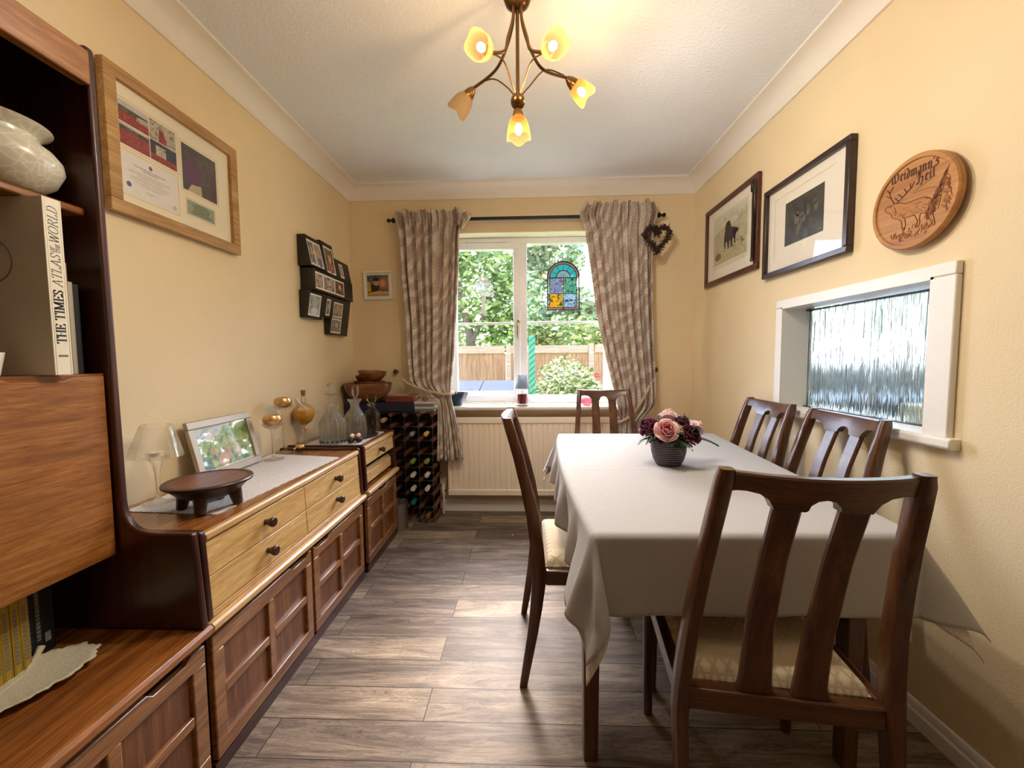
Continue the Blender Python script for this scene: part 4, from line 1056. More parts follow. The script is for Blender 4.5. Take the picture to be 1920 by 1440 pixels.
def bowl(c, r, h, th, foot, mat, lab, rot=0):
    M = Matrix.Translation(c) @ Matrix.Rotation(R(rot), 4, 'Y')
    return tag(MB().lathe(bowlprof(r, h, th, foot), n=48, M=M).build('bowl', mat), lab, 'bowl', 'turned wooden bowls')
bowl((-1.142, 2.850, .867), .168, .140, .009, .06, BW, 'largest turned wooden bowl on the navy box atop the wine rack')
bowl((-1.130, 2.850, .882), .110, .138, .008, .05, BW, 'middle wooden bowl nested in the largest bowl')
bowl((-1.136, 2.850, 1.000), .092, .062, .007, .04, BW2, 'dark red wooden bowl under the topmost bowl of the stack')
bowl((-1.112, 2.850, 1.022), .100, .072, .007, .045, BW, 'topmost small light wooden bowl on the bowl stack', 4)
bl = [(66, 80, 92), (170, 164, 156), (88, 96, 100), (196, 190, 186)]
zz = ZR
for i, (c, h, w0, w1, lab) in enumerate((((84, 96, 106), .020, -.794, -.654, 'grey blue paperback at the bottom of the stack on the rack corner'),
                                       ((188, 172, 152), .014, -.792, -.660, 'tan mottled paperback second from the bottom of the rack corner stack'),
                                       ((96, 112, 126), .022, -.796, -.656, 'slate blue book third up in the rack corner stack'),
                                       ((206, 190, 190), .012, -.796, -.652, 'pale pink patterned book on top of the rack corner stack'))):
    t = thing('book', lab, 'book', ((w0+w1)/2, 2.87, zz), 'books stacked on the wine rack')
    mt = plain('stack_cover_%d' % i, c, .5, vary=.25 if i in (1, 3) else .06, nscale=90)
    MB().box(w0, w1, 2.80, 2.865, zz, zz+.002).box(w0, w1, 2.80, 2.865, zz+h-.002, zz+h).box(w0, w1, 2.80, 2.802, zz+.002, zz+h-.002).build('cover', mt, t, smooth=0)
    MB().box(w0+.002, w1-.002, 2.802, 2.863, zz+.002, zz+h-.002).build('pages', M_PAPER, t, smooth=0)
    zz += h+.0004
def ornament():
    t = thing('scroll_ornament', 'silver and amber glass scroll ornament on the book stack', 'ornament', (-.72, 2.83, zz))
    sv = plain('silver_scroll', (206, 196, 184), .18, .9)
    for sx in (-1, 1):
        pts = []
        for i in range(26):
            a = i/25*2.1*PI; r = .022-.012*i/25
            pts.append((-.722+sx*(.040+r*math.cos(a)), 2.825, zz+.024+r*math.sin(a)))
        MB().tube(pts, .0045, 8).build('scroll', sv, t)
    MB().ell((-.722, 2.825, zz+.018), (.020, .014, .018)).build('amber_stone', plain('amber_stone', (132, 84, 44), .15), t)
    MB().tube([(-.780, 2.825, zz+.004), (-.722, 2.822, zz+.004), (-.664, 2.825, zz+.004)], .004, 8).build('rail', sv, t)
ornament()
t = thing('waste_bin', 'slim brushed steel waste bin on the floor at the end of the cabinet', 'bin', (-.885, 2.690, 0))
MB().lathe([(.001, 0), (.062, 0), (.066, .004), (.066, .186), (.0675, .190), (.0635, .190), (.062, .186), (.060, .01), (.001, .008)], (-.892, 2.690, 0), 40).build('body', plain('brushed_steel', (176, 172, 168), .28, .95, nscale=4), t)

# ------------------------------------------------------------------ curtains, pole, ties
def m_curtain():
    m, t, b = base('leaf_pattern_curtain')
    u = N(t, 'UVMap') if False else N(t, 'TexCoord')
    sp = N(t, 'Mapping'); L(t, u.outputs['UV'], sp.inputs[0])
    nz = noise(t, sp.outputs[0], 2.2, 1, .4)
    ad = N(t, 'VectorMath', operation='MULTIPLY_ADD'); L(t, nz.outputs['Color'], ad.inputs[0]); ad.inputs[1].default_value = (.55, .55, 0); L(t, sp.outputs[0], ad.inputs[2])
    wv = N(t, 'TexWave', wave_type='RINGS', rings_direction='SPHERICAL'); wv.inputs['Scale'].default_value = 2.6; wv.inputs['Distortion'].default_value = 3.0; wv.inputs['Detail'].default_value = 2; wv.inputs['Detail Scale'].default_value = 1.0
    L(t, ad.outputs[0], wv.inputs['Vector'])
    fine = noise(t, sp.outputs[0], 95, 2)
    c = ramp(t, wv.outputs[0], [(.30, (200, 180, 164)), (.52, (208, 190, 174)), (.62, (226, 214, 201)), (.9, (232, 222, 211))])
    f = ramp(t, fine.outputs[0], [(.35, (196, 190, 184)), (.6, (255, 255, 255))])
    x = N(t, 'MixRGB', blend_type='MULTIPLY'); x.inputs[0].default_value = .8; L(t, c, x.inputs[1]); L(t, f, x.inputs[2]); L(t, x.outputs[0], b.inputs['Base Color'])
    b.inputs['Roughness'].default_value = .75; b.inputs['Sheen Weight'].default_value = .25
    bump(t, b, fine.outputs[0], .2, .002)
    tl = N(t, 'BsdfTranslucent'); L(t, x.outputs[0], tl.inputs[0]); mx = N(t, 'MixShader'); mx.inputs[0].default_value = .18
    L(t, b.outputs[0], mx.inputs[1]); L(t, tl.outputs[0], mx.inputs[2]); L(t, mx.outputs[0], t.nodes['Material Output'].inputs[0])
    return m
M_CURT = m_curtain()
def add_uv(o, su, sv, nu, nv):
    me = o.data; uv = me.uv_layers.new(name='UVMap'); n1 = nv+1
    for lp in me.loops:
        i, j = divmod(lp.vertex_index, n1); uv.data[lp.index].uv = (i/nu*su, j/nv*sv)
def curtain(name, label, rows, ypts, phase, pleats, seed, tz):
    """rows: (z, x_left, x_right, pleat depth) from the ruffled heading to the hem"""
    rnd = random.Random(seed); NU, NV = 240, 90
    offs = [rnd.uniform(-.5, .5) for _ in range(pleats*2+4)]
    zt, zb = rows[0][0], rows[-1][0]
    tab = [(-(r[0]), (r[1], r[2], r[3])) for r in rows]
    def dens(i, j): pass
    vs = []
    for i in range(NU+1):
        s = i/NU
        for j in range(NV+1):
            v = j/NV
            z = lerp(zt, zb, v)
            xl, xr, dp = interp(tab, -z)
            # smooth the row table a little
            xl2, xr2, dp2 = interp(tab, -(z-.03)); xl3, xr3, dp3 = interp(tab, -(z+.03))
            xl, xr, dp = (xl+xl2+xl3)/3, (xr+xr2+xr3)/3, (dp+dp2+dp3)/3
            k = s*pleats; q = int(k); w = offs[q]*.62*(1-(k-q))+offs[q+1]*.62*(k-q); am = 1+.55*(offs[q+3]*(1-(k-q))+offs[q+4]*(k-q))
            a = 2*PI*(k+w)+phase
            x = lerp(xl, xr, s)-.006*math.sin(2*a)*(dp/.03)
            yb = interp(ypts, -z)
            y = yb-dp*am*(math.sin(a)+.30*math.sin(2.3*a+1.0+seed+v*1.5))*.78
            zz_ = z
            # heading: small crumpled gathers and a ragged top edge
            hd = sm((z-(tz-.10))/.05)
            if hd > 0:
                y += hd*(.010*math.sin(a*2.7+seed)-.006*math.sin(a*5.1)); 
                zz_ += hd*sm((z-(tz-.03))/.06)*(.009*math.sin(a*.63+2)+.006*math.sin(a*1.37+seed))
            zz_ -= .010*math.sin(a*.5)*sm((zb+.06-z)/.06)
            vs.append((x, y, zz_))
    fs = [(i*(NV+1)+j, (i+1)*(NV+1)+j, (i+1)*(NV+1)+j+1, i*(NV+1)+j+1) for i in range(NU) for j in range(NV)]
    t = thing(name, label, 'curtain', (lerp(rows[0][1], rows[0][2], .5), 2.9, zb), 'leaf patterned curtains')
    o = MB().add(vs, fs).build('drape', M_CURT, t, smooth=180, fixn=False, solid=.003); add_uv(o, .95, 1.9, NU, NV)
    # pale lining turned back along the inner edge
    return t
yL = [(-2.3, 2.905), (-2.0, 2.915), (-1.2, 2.905), (-.92, 2.880), (-.4, 2.868)]
curtain('curtain', 'patterned beige curtain left of the window, tied back over the wine rack',
        [(2.235, -.945, -.455, .016), (2.19, -.940, -.44, .018), (2.13, -.925, -.445, .022), (2.08, -.912, -.468, .028), (1.80, -.898, -.478, .036), (1.46, -.868, -.500, .036), (1.18, -.862, -.520, .034), (1.00, -.845, -.538, .026), (.95, -.79, -.545, .018), (.905, -.660, -.548, .012), (.86, -.640, -.538, .016), (.70, -.642, -.500, .022), (.44, -.650, -.458, .026)],
        yL, .4, 7, 3, 2.16)
# the collapsed corner of the heading hanging forward
def frill():
    c = [o for o in bpy.data.objects if o.name == 'curtain'][0]
    def fn(u, v):
        a = lerp(-.5, 1.2, u)
        x = -.475+.105*u*(.25+.75*v)+.01*math.sin(9*u); y = 2.865-.018*math.sin(PI*u*3)-.02*v
        z = 2.105+.115*v*(1-.35*u)-.03*u*(1-v)*.6+.008*math.sin(12*u)
        return (x, y, z)
    o = MB().grid(fn, 30, 10).build('frill', M_CURT, c, smooth=180, fixn=False, solid=.003); add_uv(o, .3, .2, 30, 10)
frill()
curtain('curtain', 'patterned beige curtain right of the window, behind the far dining chair',
        [(2.265, .435, .900, .014), (2.215, .388, .935, .018), (2.17, .386, .932, .022), (2.08, .425, .905, .026), (1.80, .465, .898, .036), (1.46, .512, .906, .036), (1.18, .575, .918, .034), (.95, .628, .926, .028), (.82, .660, .925, .022), (.74, .672, .84, .014), (.70, .672, .80, .014), (.62, .668, .83, .020), (.40, .66, .88, .026)],
        yL, 1.3, 7, 11, 2.18)
M_POLE = plain('black_iron_pole', (20, 20, 20), .35, .2)
t = thing('curtain_pole', 'black curtain pole with turned finials above the window', 'curtain pole', (0, 2.945, 2.18))
MB().tube([(-.955, 2.948, 2.183), (.950, 2.948, 2.183)], .0125, 14).build('rod', M_POLE, t)
for sx, x in ((-1, -.955), (1, .950)):
    M = Matrix.Translation((x, 2.948, 2.183)) @ Matrix.Rotation(sx*PI/2, 4, 'Y')
    MB().lathe([(.001, -.004), (.020, -.002), (.018, .006), (.008, .020), (.008, .026), (.014, .032), (.015, .042), (.010, .048), (.001, .049)], n=20, M=M).build('finial', M_POLE, t)
for x in (-.91, .90): MB().box(x-.01, x+.01, 2.945, 3.03, 2.172, 2.178).build('bracket', M_POLE, t)
def rope(name, label, pts, r=.0085):
    P = catmull(pts, 14); t = thing(name, label, 'tieback', tuple(P[0]), 'rope curtain tiebacks')
    rp = plain('rope_fibre', (196, 172, 144), .85, vary=.25, nscale=180)
    n = len(P); L0 = 0
    for s in range(3):
        Q = []; acc = 0
        for i, p in enumerate(P):
            d = (P[min(i+1, n-1)]-P[max(i-1, 0)]).normalized(); u = d.cross(Vector((0, 0, 1))).normalized(); w = d.cross(u)
            if i: acc += (P[i]-P[i-1]).length
            a = acc*130+s*2*PI/3; Q.append(p+(u*math.cos(a)+w*math.sin(a))*r*.55)
        MB().tube(Q, r*.62, 7).build('strand', rp, t)
    d = (P[0]-P[1]).normalized()
    MB().tube([P[0]-d*.012, P[0]+d*.014], [.0095, .0085], 10).build('end_cap', plain('cream_end', (226, 212, 188), .6), t)
    return t
rope('tieback', 'twisted rope tieback across the left curtain', [(-.893, 2.905, 1.020), (-.84, 2.858, .995), (-.74, 2.838, .958), (-.62, 2.836, .928), (-.552, 2.846, .922), (-.526, 2.878, .926), (-.545, 2.905, .935)])
rope('tieback', 'twisted rope tieback across the right curtain', [(.905, 2.895, 1.000), (.86, 2.852, .945), (.80, 2.838, .84), (.74, 2.842, .765), (.68, 2.846, .722), (.652, 2.866, .715), (.662, 2.895, .722)])
def hook(x, label):
    t = thing('tieback_hook', label, 'hook', (x, 3.02, 1.08), 'tieback hooks'); br = plain('old_brass', (106, 84, 60), .35, .8)
    M = Matrix.Translation((x, 3.030, 1.082)) @ Matrix.Rotation(PI/2, 4, 'X')
    MB().lathe([(.001, 0), (.012, 0), (.012, .004), (.005, .008), (.005, .030), (.018, .034), (.019, .040), (.012, .046), (.001, .047)], n=20, M=M).build('knob', br, t)
hook(-.985, 'round brass tieback hook on the wall left of the left curtain'); hook(.958, 'round brass tieback hook on the wall right of the right curtain')
def wreath():
    t = thing('heart_wreath', 'dark twig heart wreath hanging from the right end of the curtain pole', 'wreath', (.915, 2.86, 1.89))
    bm_ = plain('dark_twigs', (58, 36, 30), .8, vary=.3, nscale=60); rnd = random.Random(5)
    def heart(a):
        x = 16*math.sin(a)**3; z = 13*math.cos(a)-5*math.cos(2*a)-2*math.cos(3*a)-math.cos(4*a)
        return Vector((.915+x*.0048, 2.862, 2.004+z*.0056))
    core = MB().tube([heart(2*PI*i/60) for i in range(61)], .009, 7, cap=False); core.build('hoop', bm_, t)
    m = MB()
    for i in range(620):
        a = rnd.uniform(0, 2*PI); p = heart(a)+Vector((rnd.gauss(0, .008), rnd.gauss(0, .008), rnd.gauss(0, .008)))
        d = Vector((rnd.gauss(0, 1)+.8*math.sin(a), rnd.gauss(-.3, .6), rnd.gauss(.1, 1))).normalized()
        l = rnd.uniform(.014, .032); m.tube([p, p+d*l*.5, p+d*l+Vector((rnd.gauss(0, .003), 0, rnd.gauss(0, .003)))], [.0022, .0038, .0006], 4)
    m.build('twigs', bm_, t, smooth=0, fixn=False)
    MB().tube([(.915, 2.864, 2.03), (.918, 2.90, 2.12), (.920, 2.935, 2.197)], .0014, 5).build('hanging_string', bm_, t)
wreath()

# ------------------------------------------------------------------ radiator
def radiator():
    x0, x1, z0, z1 = -.585, .800, .150, .740; t = thing('radiator', 'cream panel radiator with vertical flutes under the window', 'radiator', (.1, 2.96, z0))
    cr = plain('radiator_enamel', (246, 234, 214), .35, vary=.02)
    n = 34; pts = []; w = (x1-x0-.03)/n
    pts.append((x0, 2.934))
    for i in range(n):
        a = x0+.015+i*w
        pts += [(a, 2.936), (a+w*.10, 2.946), (a+w*.32, 2.946), (a+w*.44, 2.936)]
    pts += [(x1-.015, 2.936), (x1, 2.936), (x1, 2.952), (x0, 2.952)]
    MB().prism(pts, 'z', z0+.045, z1-.045).build('fluted_panel', cr, t, smooth=50)
    e = MB(); e.box(x0-.004, x1+.004, 2.928, 2.956, z1-.045, z1).box(x0-.004, x1+.004, 2.928, 2.956, z0, z0+.045)
    e.box(x0-.004, x0+.012, 2.928, 2.956, z0+.045, z1-.045).box(x1-.012, x1+.004, 2.928, 2.956, z0+.045, z1-.045)
    e.build('border', cr, t, bevel=.005)
    MB().box(x0+.05, x1-.05, 2.956, 3.0, z0+.08, z1-.05).build('convector', cr, t)
    for x in (x0+.2, x1-.2): MB().box(x-.02, x+.02, 2.99, 3.027, z0+.15, z1-.15).build('bracket', cr, t)
    pp = plain('pipe_paint', (226, 216, 200), .4)
    v = MB().tube([(x0-.045, 2.955, .001), (x0-.045, 2.955, .165)], .0075, 12).tube([(x0-.004, 2.955, .182), (x0-.050, 2.955, .182)], .009, 12)
    v.build('pipe', pp, t)
    MB().lathe([(.001, .165), (.012, .165), (.013, .20), (.010, .208), (.011, .232), (.001, .234)], (x0-.045, 2.955, 0), 16).build('valve', plain('white_valve_cap', (232, 230, 226), .4), t)
    MB().lathe([(.001, 0), (.010, 0), (.010, .024), (.001, .024)], n=16, M=Matrix.Translation((x0-.012, 2.955, .182)) @ Matrix.Rotation(-PI/2, 4, 'Y')).build('union_nut', plain('dull_brass', (120, 100, 72), .35, .8), t)
radiator()

# ------------------------------------------------------------------ things on the sill and the glass
ZSL = .8222
t = thing('saucer', 'white saucer under the red candle on the window sill', 'saucer', (-.027, 2.99, ZSL))
MB().lathe([(.001, 0), (.035, 0), (.060, .006), (.062, .009), (.035, .005), (.001, .005)], (-.027, 2.99, ZSL), 36).build('dish', plain('white_china', (238, 234, 224), .25), t)
def candle():
    x, y, z = -.027, 2.99, ZSL+.0055; t = thing('candle_jar', 'dark red candle in a glass jar with frosted lampshade top, middle of the sill', 'candle', (x, y, z))
    MB().lathe([(.001, 0), (.040, 0), (.043, .004), (.043, .118), (.040, .122), (.0385, .122), (.0405, .118), (.0405, .010), (.001, .008)], (x, y, z), 36).build('jar', M_GLASS, t)
    MB().lathe([(.001, .0085), (.0395, .0085), (.0395, .080), (.036, .083), (.001, .081)], (x, y, z), 32).build('wax', plain('dark_red_wax', (122, 16, 30), .35), t)
    MB().lathe([(.058, .122), (.038, .172), (.035, .222), (.033, .222), (.036, .172), (.056, .122)], (x, y, z), 36, close=True).build('shade', tinted('frosted_shade', (176, 182, 186), .85), t)
candle()
tag(MB().lathe([(.001, 0), (.034, 0), (.036, .006), (.060, .040), (.078, .085), (.081, .098), (.078, .098), (.072, .078), (.055, .042), (.03, .012), (.001, .010)], (-.520, 3.00, ZSL), 40).build('bowl', plain('blue_black_stoneware', (38, 58, 72), .2, vary=.5, nscale=25)), 'blue black stoneware bowl on the sill beside the left curtain', 'bowl')
t = thing('tealight_holder', 'small pink glass tealight holder on the sill behind the far chair', 'tealight holder', (.455, 2.995, ZSL))
MB().lathe([(.001, 0), (.026, 0), (.044, .014), (.047, .028), (.040, .046), (.026, .054), (.023, .054), (.034, .044), (.040, .028), (.036, .016), (.001, .012)], (.455, 2.995, ZSL), 32).build('glass', tinted('pink_glass', (226, 160, 170), .4), t)
MB().lathe([(.001, .013), (.019, .013), (.019, .026), (.001, .027)], (.455, 2.995, ZSL), 20).build('tealight', plain('candle_wax', (236, 228, 208), .5), t)
def suncatcher():
    y = 3.176; x0, x1, zb, zs = .172, .418, 1.552, 1.800; xc = (x0+x1)/2; r = (x1-x0)/2
    t = thing('suncatcher', 'arched stained glass sun catcher hanging on the right window pane', 'sun catcher', (xc, y, zb))
    lead = plain('lead_came', (70, 62, 60), .4, .3)
    def arc(rr, a0=0, a1=PI, n=28): return [(xc+rr*math.cos(a0+(a1-a0)*i/n), y, zs+rr*math.sin(a0+(a1-a0)*i/n)) for i in range(n+1)]
    m = MB(); m.tube([(x1, y, zb)]+arc(r)+[(x0, y, zb), (x1, y, zb)], .0060, 6)
    ri = r-.018
    m.tube([(xc+ri, y, zb+.018)]+arc(ri)+[(xc-ri, y, zb+.018), (xc+ri, y, zb+.018)], .0034, 6)
    m.tube(arc(.055), .0036, 6); m.tube([(x0, y, zs), (x1, y, zs)], .004, 6); m.tube([(xc, y, zb), (xc, y, zs)], .005, 6)
    for a in (30, 60, 90, 120, 150): m.tube([(xc+.055*math.cos(R(a)), y, zs+.055*math.sin(R(a))), (xc+ri*math.cos(R(a)), y, zs+ri*math.sin(R(a)))], .0022, 5)
    for a in (55, 90, 125): m.tube([(xc+.012*math.cos(R(a)), y, zs+.012*math.sin(R(a))), (xc+.032*math.cos(R(a)), y, zs+.032*math.sin(R(a)))], .0015, 5)
    zm = zb+.125; m.tube([(x0+.018, y, zm), (x1-.018, y, zm)], .002, 5)
    for s in (-1, 1): m.tube([(xc+s*.010, y, zb+.018), (xc+s*.010, y, zs)], .002, 5)
    m.build('leading', lead, t)
    def pane(nm, pts, mat): MB().prism(pts, 'y', y-.001, y+.001).build(nm, mat, t, smooth=0)
    aq = tinted('aqua_glass', (84, 150, 150), .55)
    outer = [(p[0], p[2]) for p in arc(ri)]; inner = [(p[0], p[2]) for p in arc(.055)][::-1]
    pane('fanlight_glass', outer+inner, aq)
    pane('border_glass', [(p[0], p[2]) for p in arc(r)]+[(p[0], p[2]) for p in arc(ri)][::-1], tinted('blush_glass', (150, 130, 124), .6))
    pane('sunrise_glass', [(p[0], p[2]) for p in arc(.053)], tinted('pale_glass', (130, 150, 150), .5))
    def tg(nm, cols, op):
        m_ = tinted(nm, cols[1], op); tt = m_.node_tree; c = ramp(tt, noise(tt, coords(tt), 38, 2, .5, .5).outputs[0], [(.36, cols[0]), (.5, cols[1]), (.64, cols[2])])
        for n_ in list(tt.nodes):
            if n_.type in ('BSDF_TRANSPARENT', 'BSDF_TRANSLUCENT', 'BSDF_DIFFUSE'): L(tt, c, n_.inputs[0])
        return m_
    a, b, c, d = xc-ri, xc-.012, xc+.012, xc+ri
    pane('flower_glass', [(a, zb+.018), (b, zb+.018), (b, zm), (a, zm)], tg('yellow_floral_glass', [(190, 130, 20), (176, 160, 90), (80, 96, 44)], .7))
    pane('garden_glass', [(a, zm), (b, zm), (b, zs-.003), (a, zs-.003)], tg('lilac_glass', [(110, 92, 140), (140, 146, 160), (90, 130, 100)], .65))
    pane('water_glass', [(c, zb+.018), (d, zb+.018), (d, zm), (c, zm)], tg('blue_scene_glass', [(90, 134, 154), (160, 170, 174), (50, 76, 86)], .65))
    pane('landscape_glass', [(c, zm), (d, zm), (d, zs-.003), (c, zs-.003)], tg('aqua_scene_glass', [(70, 140, 140), (120, 150, 120), (50, 86, 110)], .65))
    pane('rim_glass', [(x0+.003, zb+.003), (x1-.003, zb+.003), (x1-.003, zb+.017), (x0+.003, zb+.017)], tinted('blush_glass', (150, 130, 124), .6))
suncatcher()
def tree_decal():
    y = 3.1745; t = thing('tree_hanging', 'white cut out tree ornament on the casement window pane', 'window ornament', (-.332, y, 1.53)); rnd = random.Random(9)
    w = plain('white_cutout', (240, 242, 246), .6); x = -.332
    MB().prism([(x-.035, 1.532), (x+.035, 1.532), (x+.016, 1.556), (x+.011, 1.62), (x+.014, 1.672), (x-.014, 1.672), (x-.011, 1.62), (x-.016, 1.556)], 'y', y-.0008, y+.0008).build('trunk', w, t, smooth=0)
    m = MB()
    def br(p, a, l, d):
        q = (p[0]+l*math.cos(a), p[1]+l*math.sin(a)); dx = (q[0]-x)/.092; dz = (q[1]-1.665)/.150
        if dx*dx+dz*dz > 1 or q[1] < 1.660: return
        m.tube([(p[0], y, p[1]), (q[0], y, q[1])], .0022 if d < 2 else .0016, 4)
        if d < 6:
            for s in (-1, 1): br(q, a+s*rnd.uniform(.30, .75), l*rnd.uniform(.72, .92), d+1)
    for a in (25, 50, 75, 105, 130, 155): br((x, 1.668), R(a), .034, 0)
    for s in (-1, 1): m.tube([(x, y, 1.668), (x+s*.085, y, 1.664)], .0022, 4)
    m.build('branches', w, t, smooth=0, fixn=False)
tree_decal()
t = thing('flower_sticker', 'small red flower sticker low on the right window pane', 'sticker', (.578, 3.183, 1.03))
m = MB()
for k in range(6): a = PI*k/3; m.lathe([(.001, 0), (.012, 0), (.012, .0006), (.001, .0006)], n=12, M=Matrix.Translation((.560+.016*math.cos(a), 3.1845, 1.035+.016*math.sin(a))) @ Matrix.Rotation(PI/2, 4, 'X'))
m.build('petals', tinted('red_sticker', (196, 150, 144), .5), t, smooth=0)

# ------------------------------------------------------------------ dining table and its cloths
TZ = .742
NL, FL, FR, NR = (.168, .965), (.192, 2.262), (1.046, 2.272), (.935, .975)
def top_pt(u, v):
    x0 = lerp(NL[0], FL[0], v)-.028*4*v*(1-v); y0 = lerp(NL[1], FL[1], v)
    x1 = lerp(NR[0], FR[0], v); y1 = lerp(NR[1], FR[1], v)
    return Vector((lerp(x0, x1, u), lerp(y0, y1, u), 0))
def cloth(name, label, cat, mat, dz, side, corner_k, flare_k, solid, seed):
    """cloth lying on the table top and falling over its edge: rounded edge, waving sides, coned corners"""
    rnd = random.Random(seed); LX, LY = .82, 1.30
    def axis(n_in, n_out, length):
        a = [-side+side*i/n_out for i in range(n_out)]+[length*i/n_in for i in range(n_in)]+[length+side*i/n_out for i in range(n_out+1)]
        return a
    U = axis(64, 22, LX); V = axis(96, 22, LY)
    r = .013 if name == 'tablecloth' else .008
    cor = {(0, 0): (.16, .10), (1, 0): (.50, .30), (0, 1): (.34, .12), (1, 1): (.2, .1)}
    side0 = {(0, 0): .32, (0, 1): .20, (1, 0): .16, (1, 1): .03}
    vs = []
    for a in U:
        for b in V:
            ca, cb = max(0, min(LX, a)), max(0, min(LY, b)); du, dv = a-ca, b-cb
            P = top_pt(ca/LX, cb/LY); s = math.hypot(du, dv)
            P.z = TZ+dz+.0012*math.sin(ca*9+1)*math.sin(cb*6)*0.6
            if name == 'tablecloth': P.z += .0022*math.exp(-((P.y-1.535-.004*math.sin(P.x*20))/.006)**2)-.0008*math.exp(-((P.y-1.55)/.01)**2)
            if s > 1e-6:
                nx, ny = du/s, dv/s
                if abs(du) > 1e-6 and abs(dv) > 1e-6:
                    th = math.atan2(abs(dv), abs(du)); w = math.sin(2*th)
                    base_f, lift = cor[(0 if du < 0 else 1, 0 if dv < 0 else 1)]
                    sd0 = side0[(0 if du < 0 else 1, 0 if dv < 0 else 1)]
                    fl = lerp(sd0, .05, th/(PI/2))+base_f*w**1.5*flare_k; s_eff = s*(1+corner_k*w**2)
                    # folds either side of the corner cone
                    fold = .020*math.sin(4*th*2)*w
                else:
                    fl = .05; s_eff = s; fold = 0
                    if abs(du) > 1e-6:
                        k = cb
                        if du > 0: fl = .03+.13*sm((.30-k)/.30)
                        else: fl = .05+.27*sm((.17-k)/.17)+.15*sm((k-LY+.15)/.15)   # the right side stands away near the front corner
                        fold = .014*math.sin(k*24+1.2)+.007*math.sin(k*47+seed)
                        if du < 0: fold += .010*math.sin(k*13)
                        else: fold *= .45
                        e = min(k, LY-k)
                    else:
                        k = ca; fold = .0035*math.sin(k*19+.5)+.002*math.sin(k*33)
                        e = min(k, LX-k)
                    fold *= sm(e/.10)
                arc = r*PI/2
                if s_eff < arc:
                    t = s_eff/r; out = r*math.sin(t); drop = r*(1-math.cos(t))
                else:
                    h = s_eff-arc; q = h/.205
                    out = r+fl*h+fold*sm(q*1.3); drop = r+h/math.sqrt(1+fl*fl)
                corner_pt = abs(du) > 1e-6 and abs(dv) > 1e-6
                kx, ky = 1, 1
                if corner_pt and du > 0 and dv < 0: kx, ky = lerp(1, 1.25, w), lerp(1, .25, w)
                P.x += nx*out*kx; P.y += ny*out*ky; P.z -= drop
                if corner_pt and du < 0 and dv < 0: P.x += .085*w*min(1, drop/.2)*(th/(PI/2)); P.y -= .012*w*min(1, drop/.1)
            vs.append(tuple(P))
    n = len(V); fs = [(i*n+j, (i+1)*n+j, (i+1)*n+j+1, i*n+j+1) for i in range(len(U)-1) for j in range(n-1)]
    o = MB().add(vs, fs).build(name, mat, smooth=180, fixn=False, solid=solid)
    return tag(o, label, cat)
def m_linen():
    m, t, b = base('pale_linen')
    c = coords(t, (420, 420, 420)); n1 = noise(t, c, 1, 2)
    L(t, ramp(t, n1.outputs[0], [(.3, (164, 162, 162)), (.7, (182, 180, 180))]), b.inputs['Base Color'])
    b.inputs['Roughness'].default_value = .9; b.inputs['Sheen Weight'].default_value = .1; b.inputs['Specular IOR Level'].default_value = .2
    n2 = noise(t, coords(t, (3, 3, 3)), 2.2, 2); bump(t, b, n2.outputs[0], .25, .012)
    return m
M_LINEN = m_linen()
cloth('tablecloth', 'pale linen tablecloth covering the dining table, hem hanging in folds', 'tablecloth', M_LINEN, 0.0, .205, .02, 1.0, .0022, 3)
cloth('undercloth', 'white lace undercloth peeping out below the front corners of the linen tablecloth', 'tablecloth', M_LACE, -.0045, .165, .44, .78, .0016, 3)
tb = thing('dining_table', 'dark wooden dining table hidden under the pale linen cloth', 'table', (.58, 1.62, 0))
q = [tuple(top_pt(u, v))[:2] for u, v in ((.012, .008), (.008, .3), (.008, .6), (.012, .992), (.988, .992), (.988, .008))]
MB().prism(q, 'z', TZ-.030, TZ-.0065).build('tabletop', M_CHAIR_Y, tb, bevel=.004)
LEGS = [(.182, 1.118), (.912, 1.118), (.222, 2.232), (1.000, 2.236)]
for x, y in LEGS:
    MB().sweep([[(x+sx*r, y+sy*r, z) for sx, sy in ((-1, -1), (1, -1), (1, 1), (-1, 1))] for z, r in ((0, .0205), (.60, .025), (TZ-.0305, .026))]).build('leg', M_CHAIR, tb, bevel=.004)
ap = MB()
for (a, b) in ((0, 1), (2, 3), (0, 2), (1, 3)):
    p, q_ = Vector(LEGS[a]), Vector(LEGS[b]); d = (q_-p).normalized(); nrm = Vector((-d.y, d.x))*.010; p = p+d*.026; q_ = q_-d*.026
    ap.prism([tuple(p+nrm), tuple(q_+nrm), tuple(q_-nrm), tuple(p-nrm)], 'z', TZ-.10, TZ-.0305)
ap.build('apron', M_CHAIR_Y, tb)

# ------------------------------------------------------------------ dining chairs
def m_seat():
    m, t, b = base('diamond_seat_fabric')
    v = coords(t, (44, 30, 44), (0, 0, R(45))); ch = N(t, 'TexVoronoi', feature='DISTANCE_TO_EDGE'); ch.inputs['Randomness'].default_value = 0.0; ch.inputs['Scale'].default_value = 1
    L(t, v, ch.inputs['Vector'])
    L(t, ramp(t, ch.outputs[0], [(.0, (190, 170, 136)), (.10, (200, 182, 150)), (.18, (220, 204, 176)), (.45, (226, 212, 186))]), b.inputs['Base Color'])
    b.inputs['Roughness'].default_value = .8; b.inputs['Sheen Weight'].default_value = .3
    bump(t, b, ch.outputs[0], .3, .004)
    return m
M_SEAT = m_seat()
def back_y(z):
    """side profile of the back: straight down from the seat, raked back above it, kicked back at the foot"""
    return interp([(0, -.262), (.20, -.228), (.36, -.206), (.46, -.205), (.60, -.222), (.78, -.262), (.98, -.320)], z)
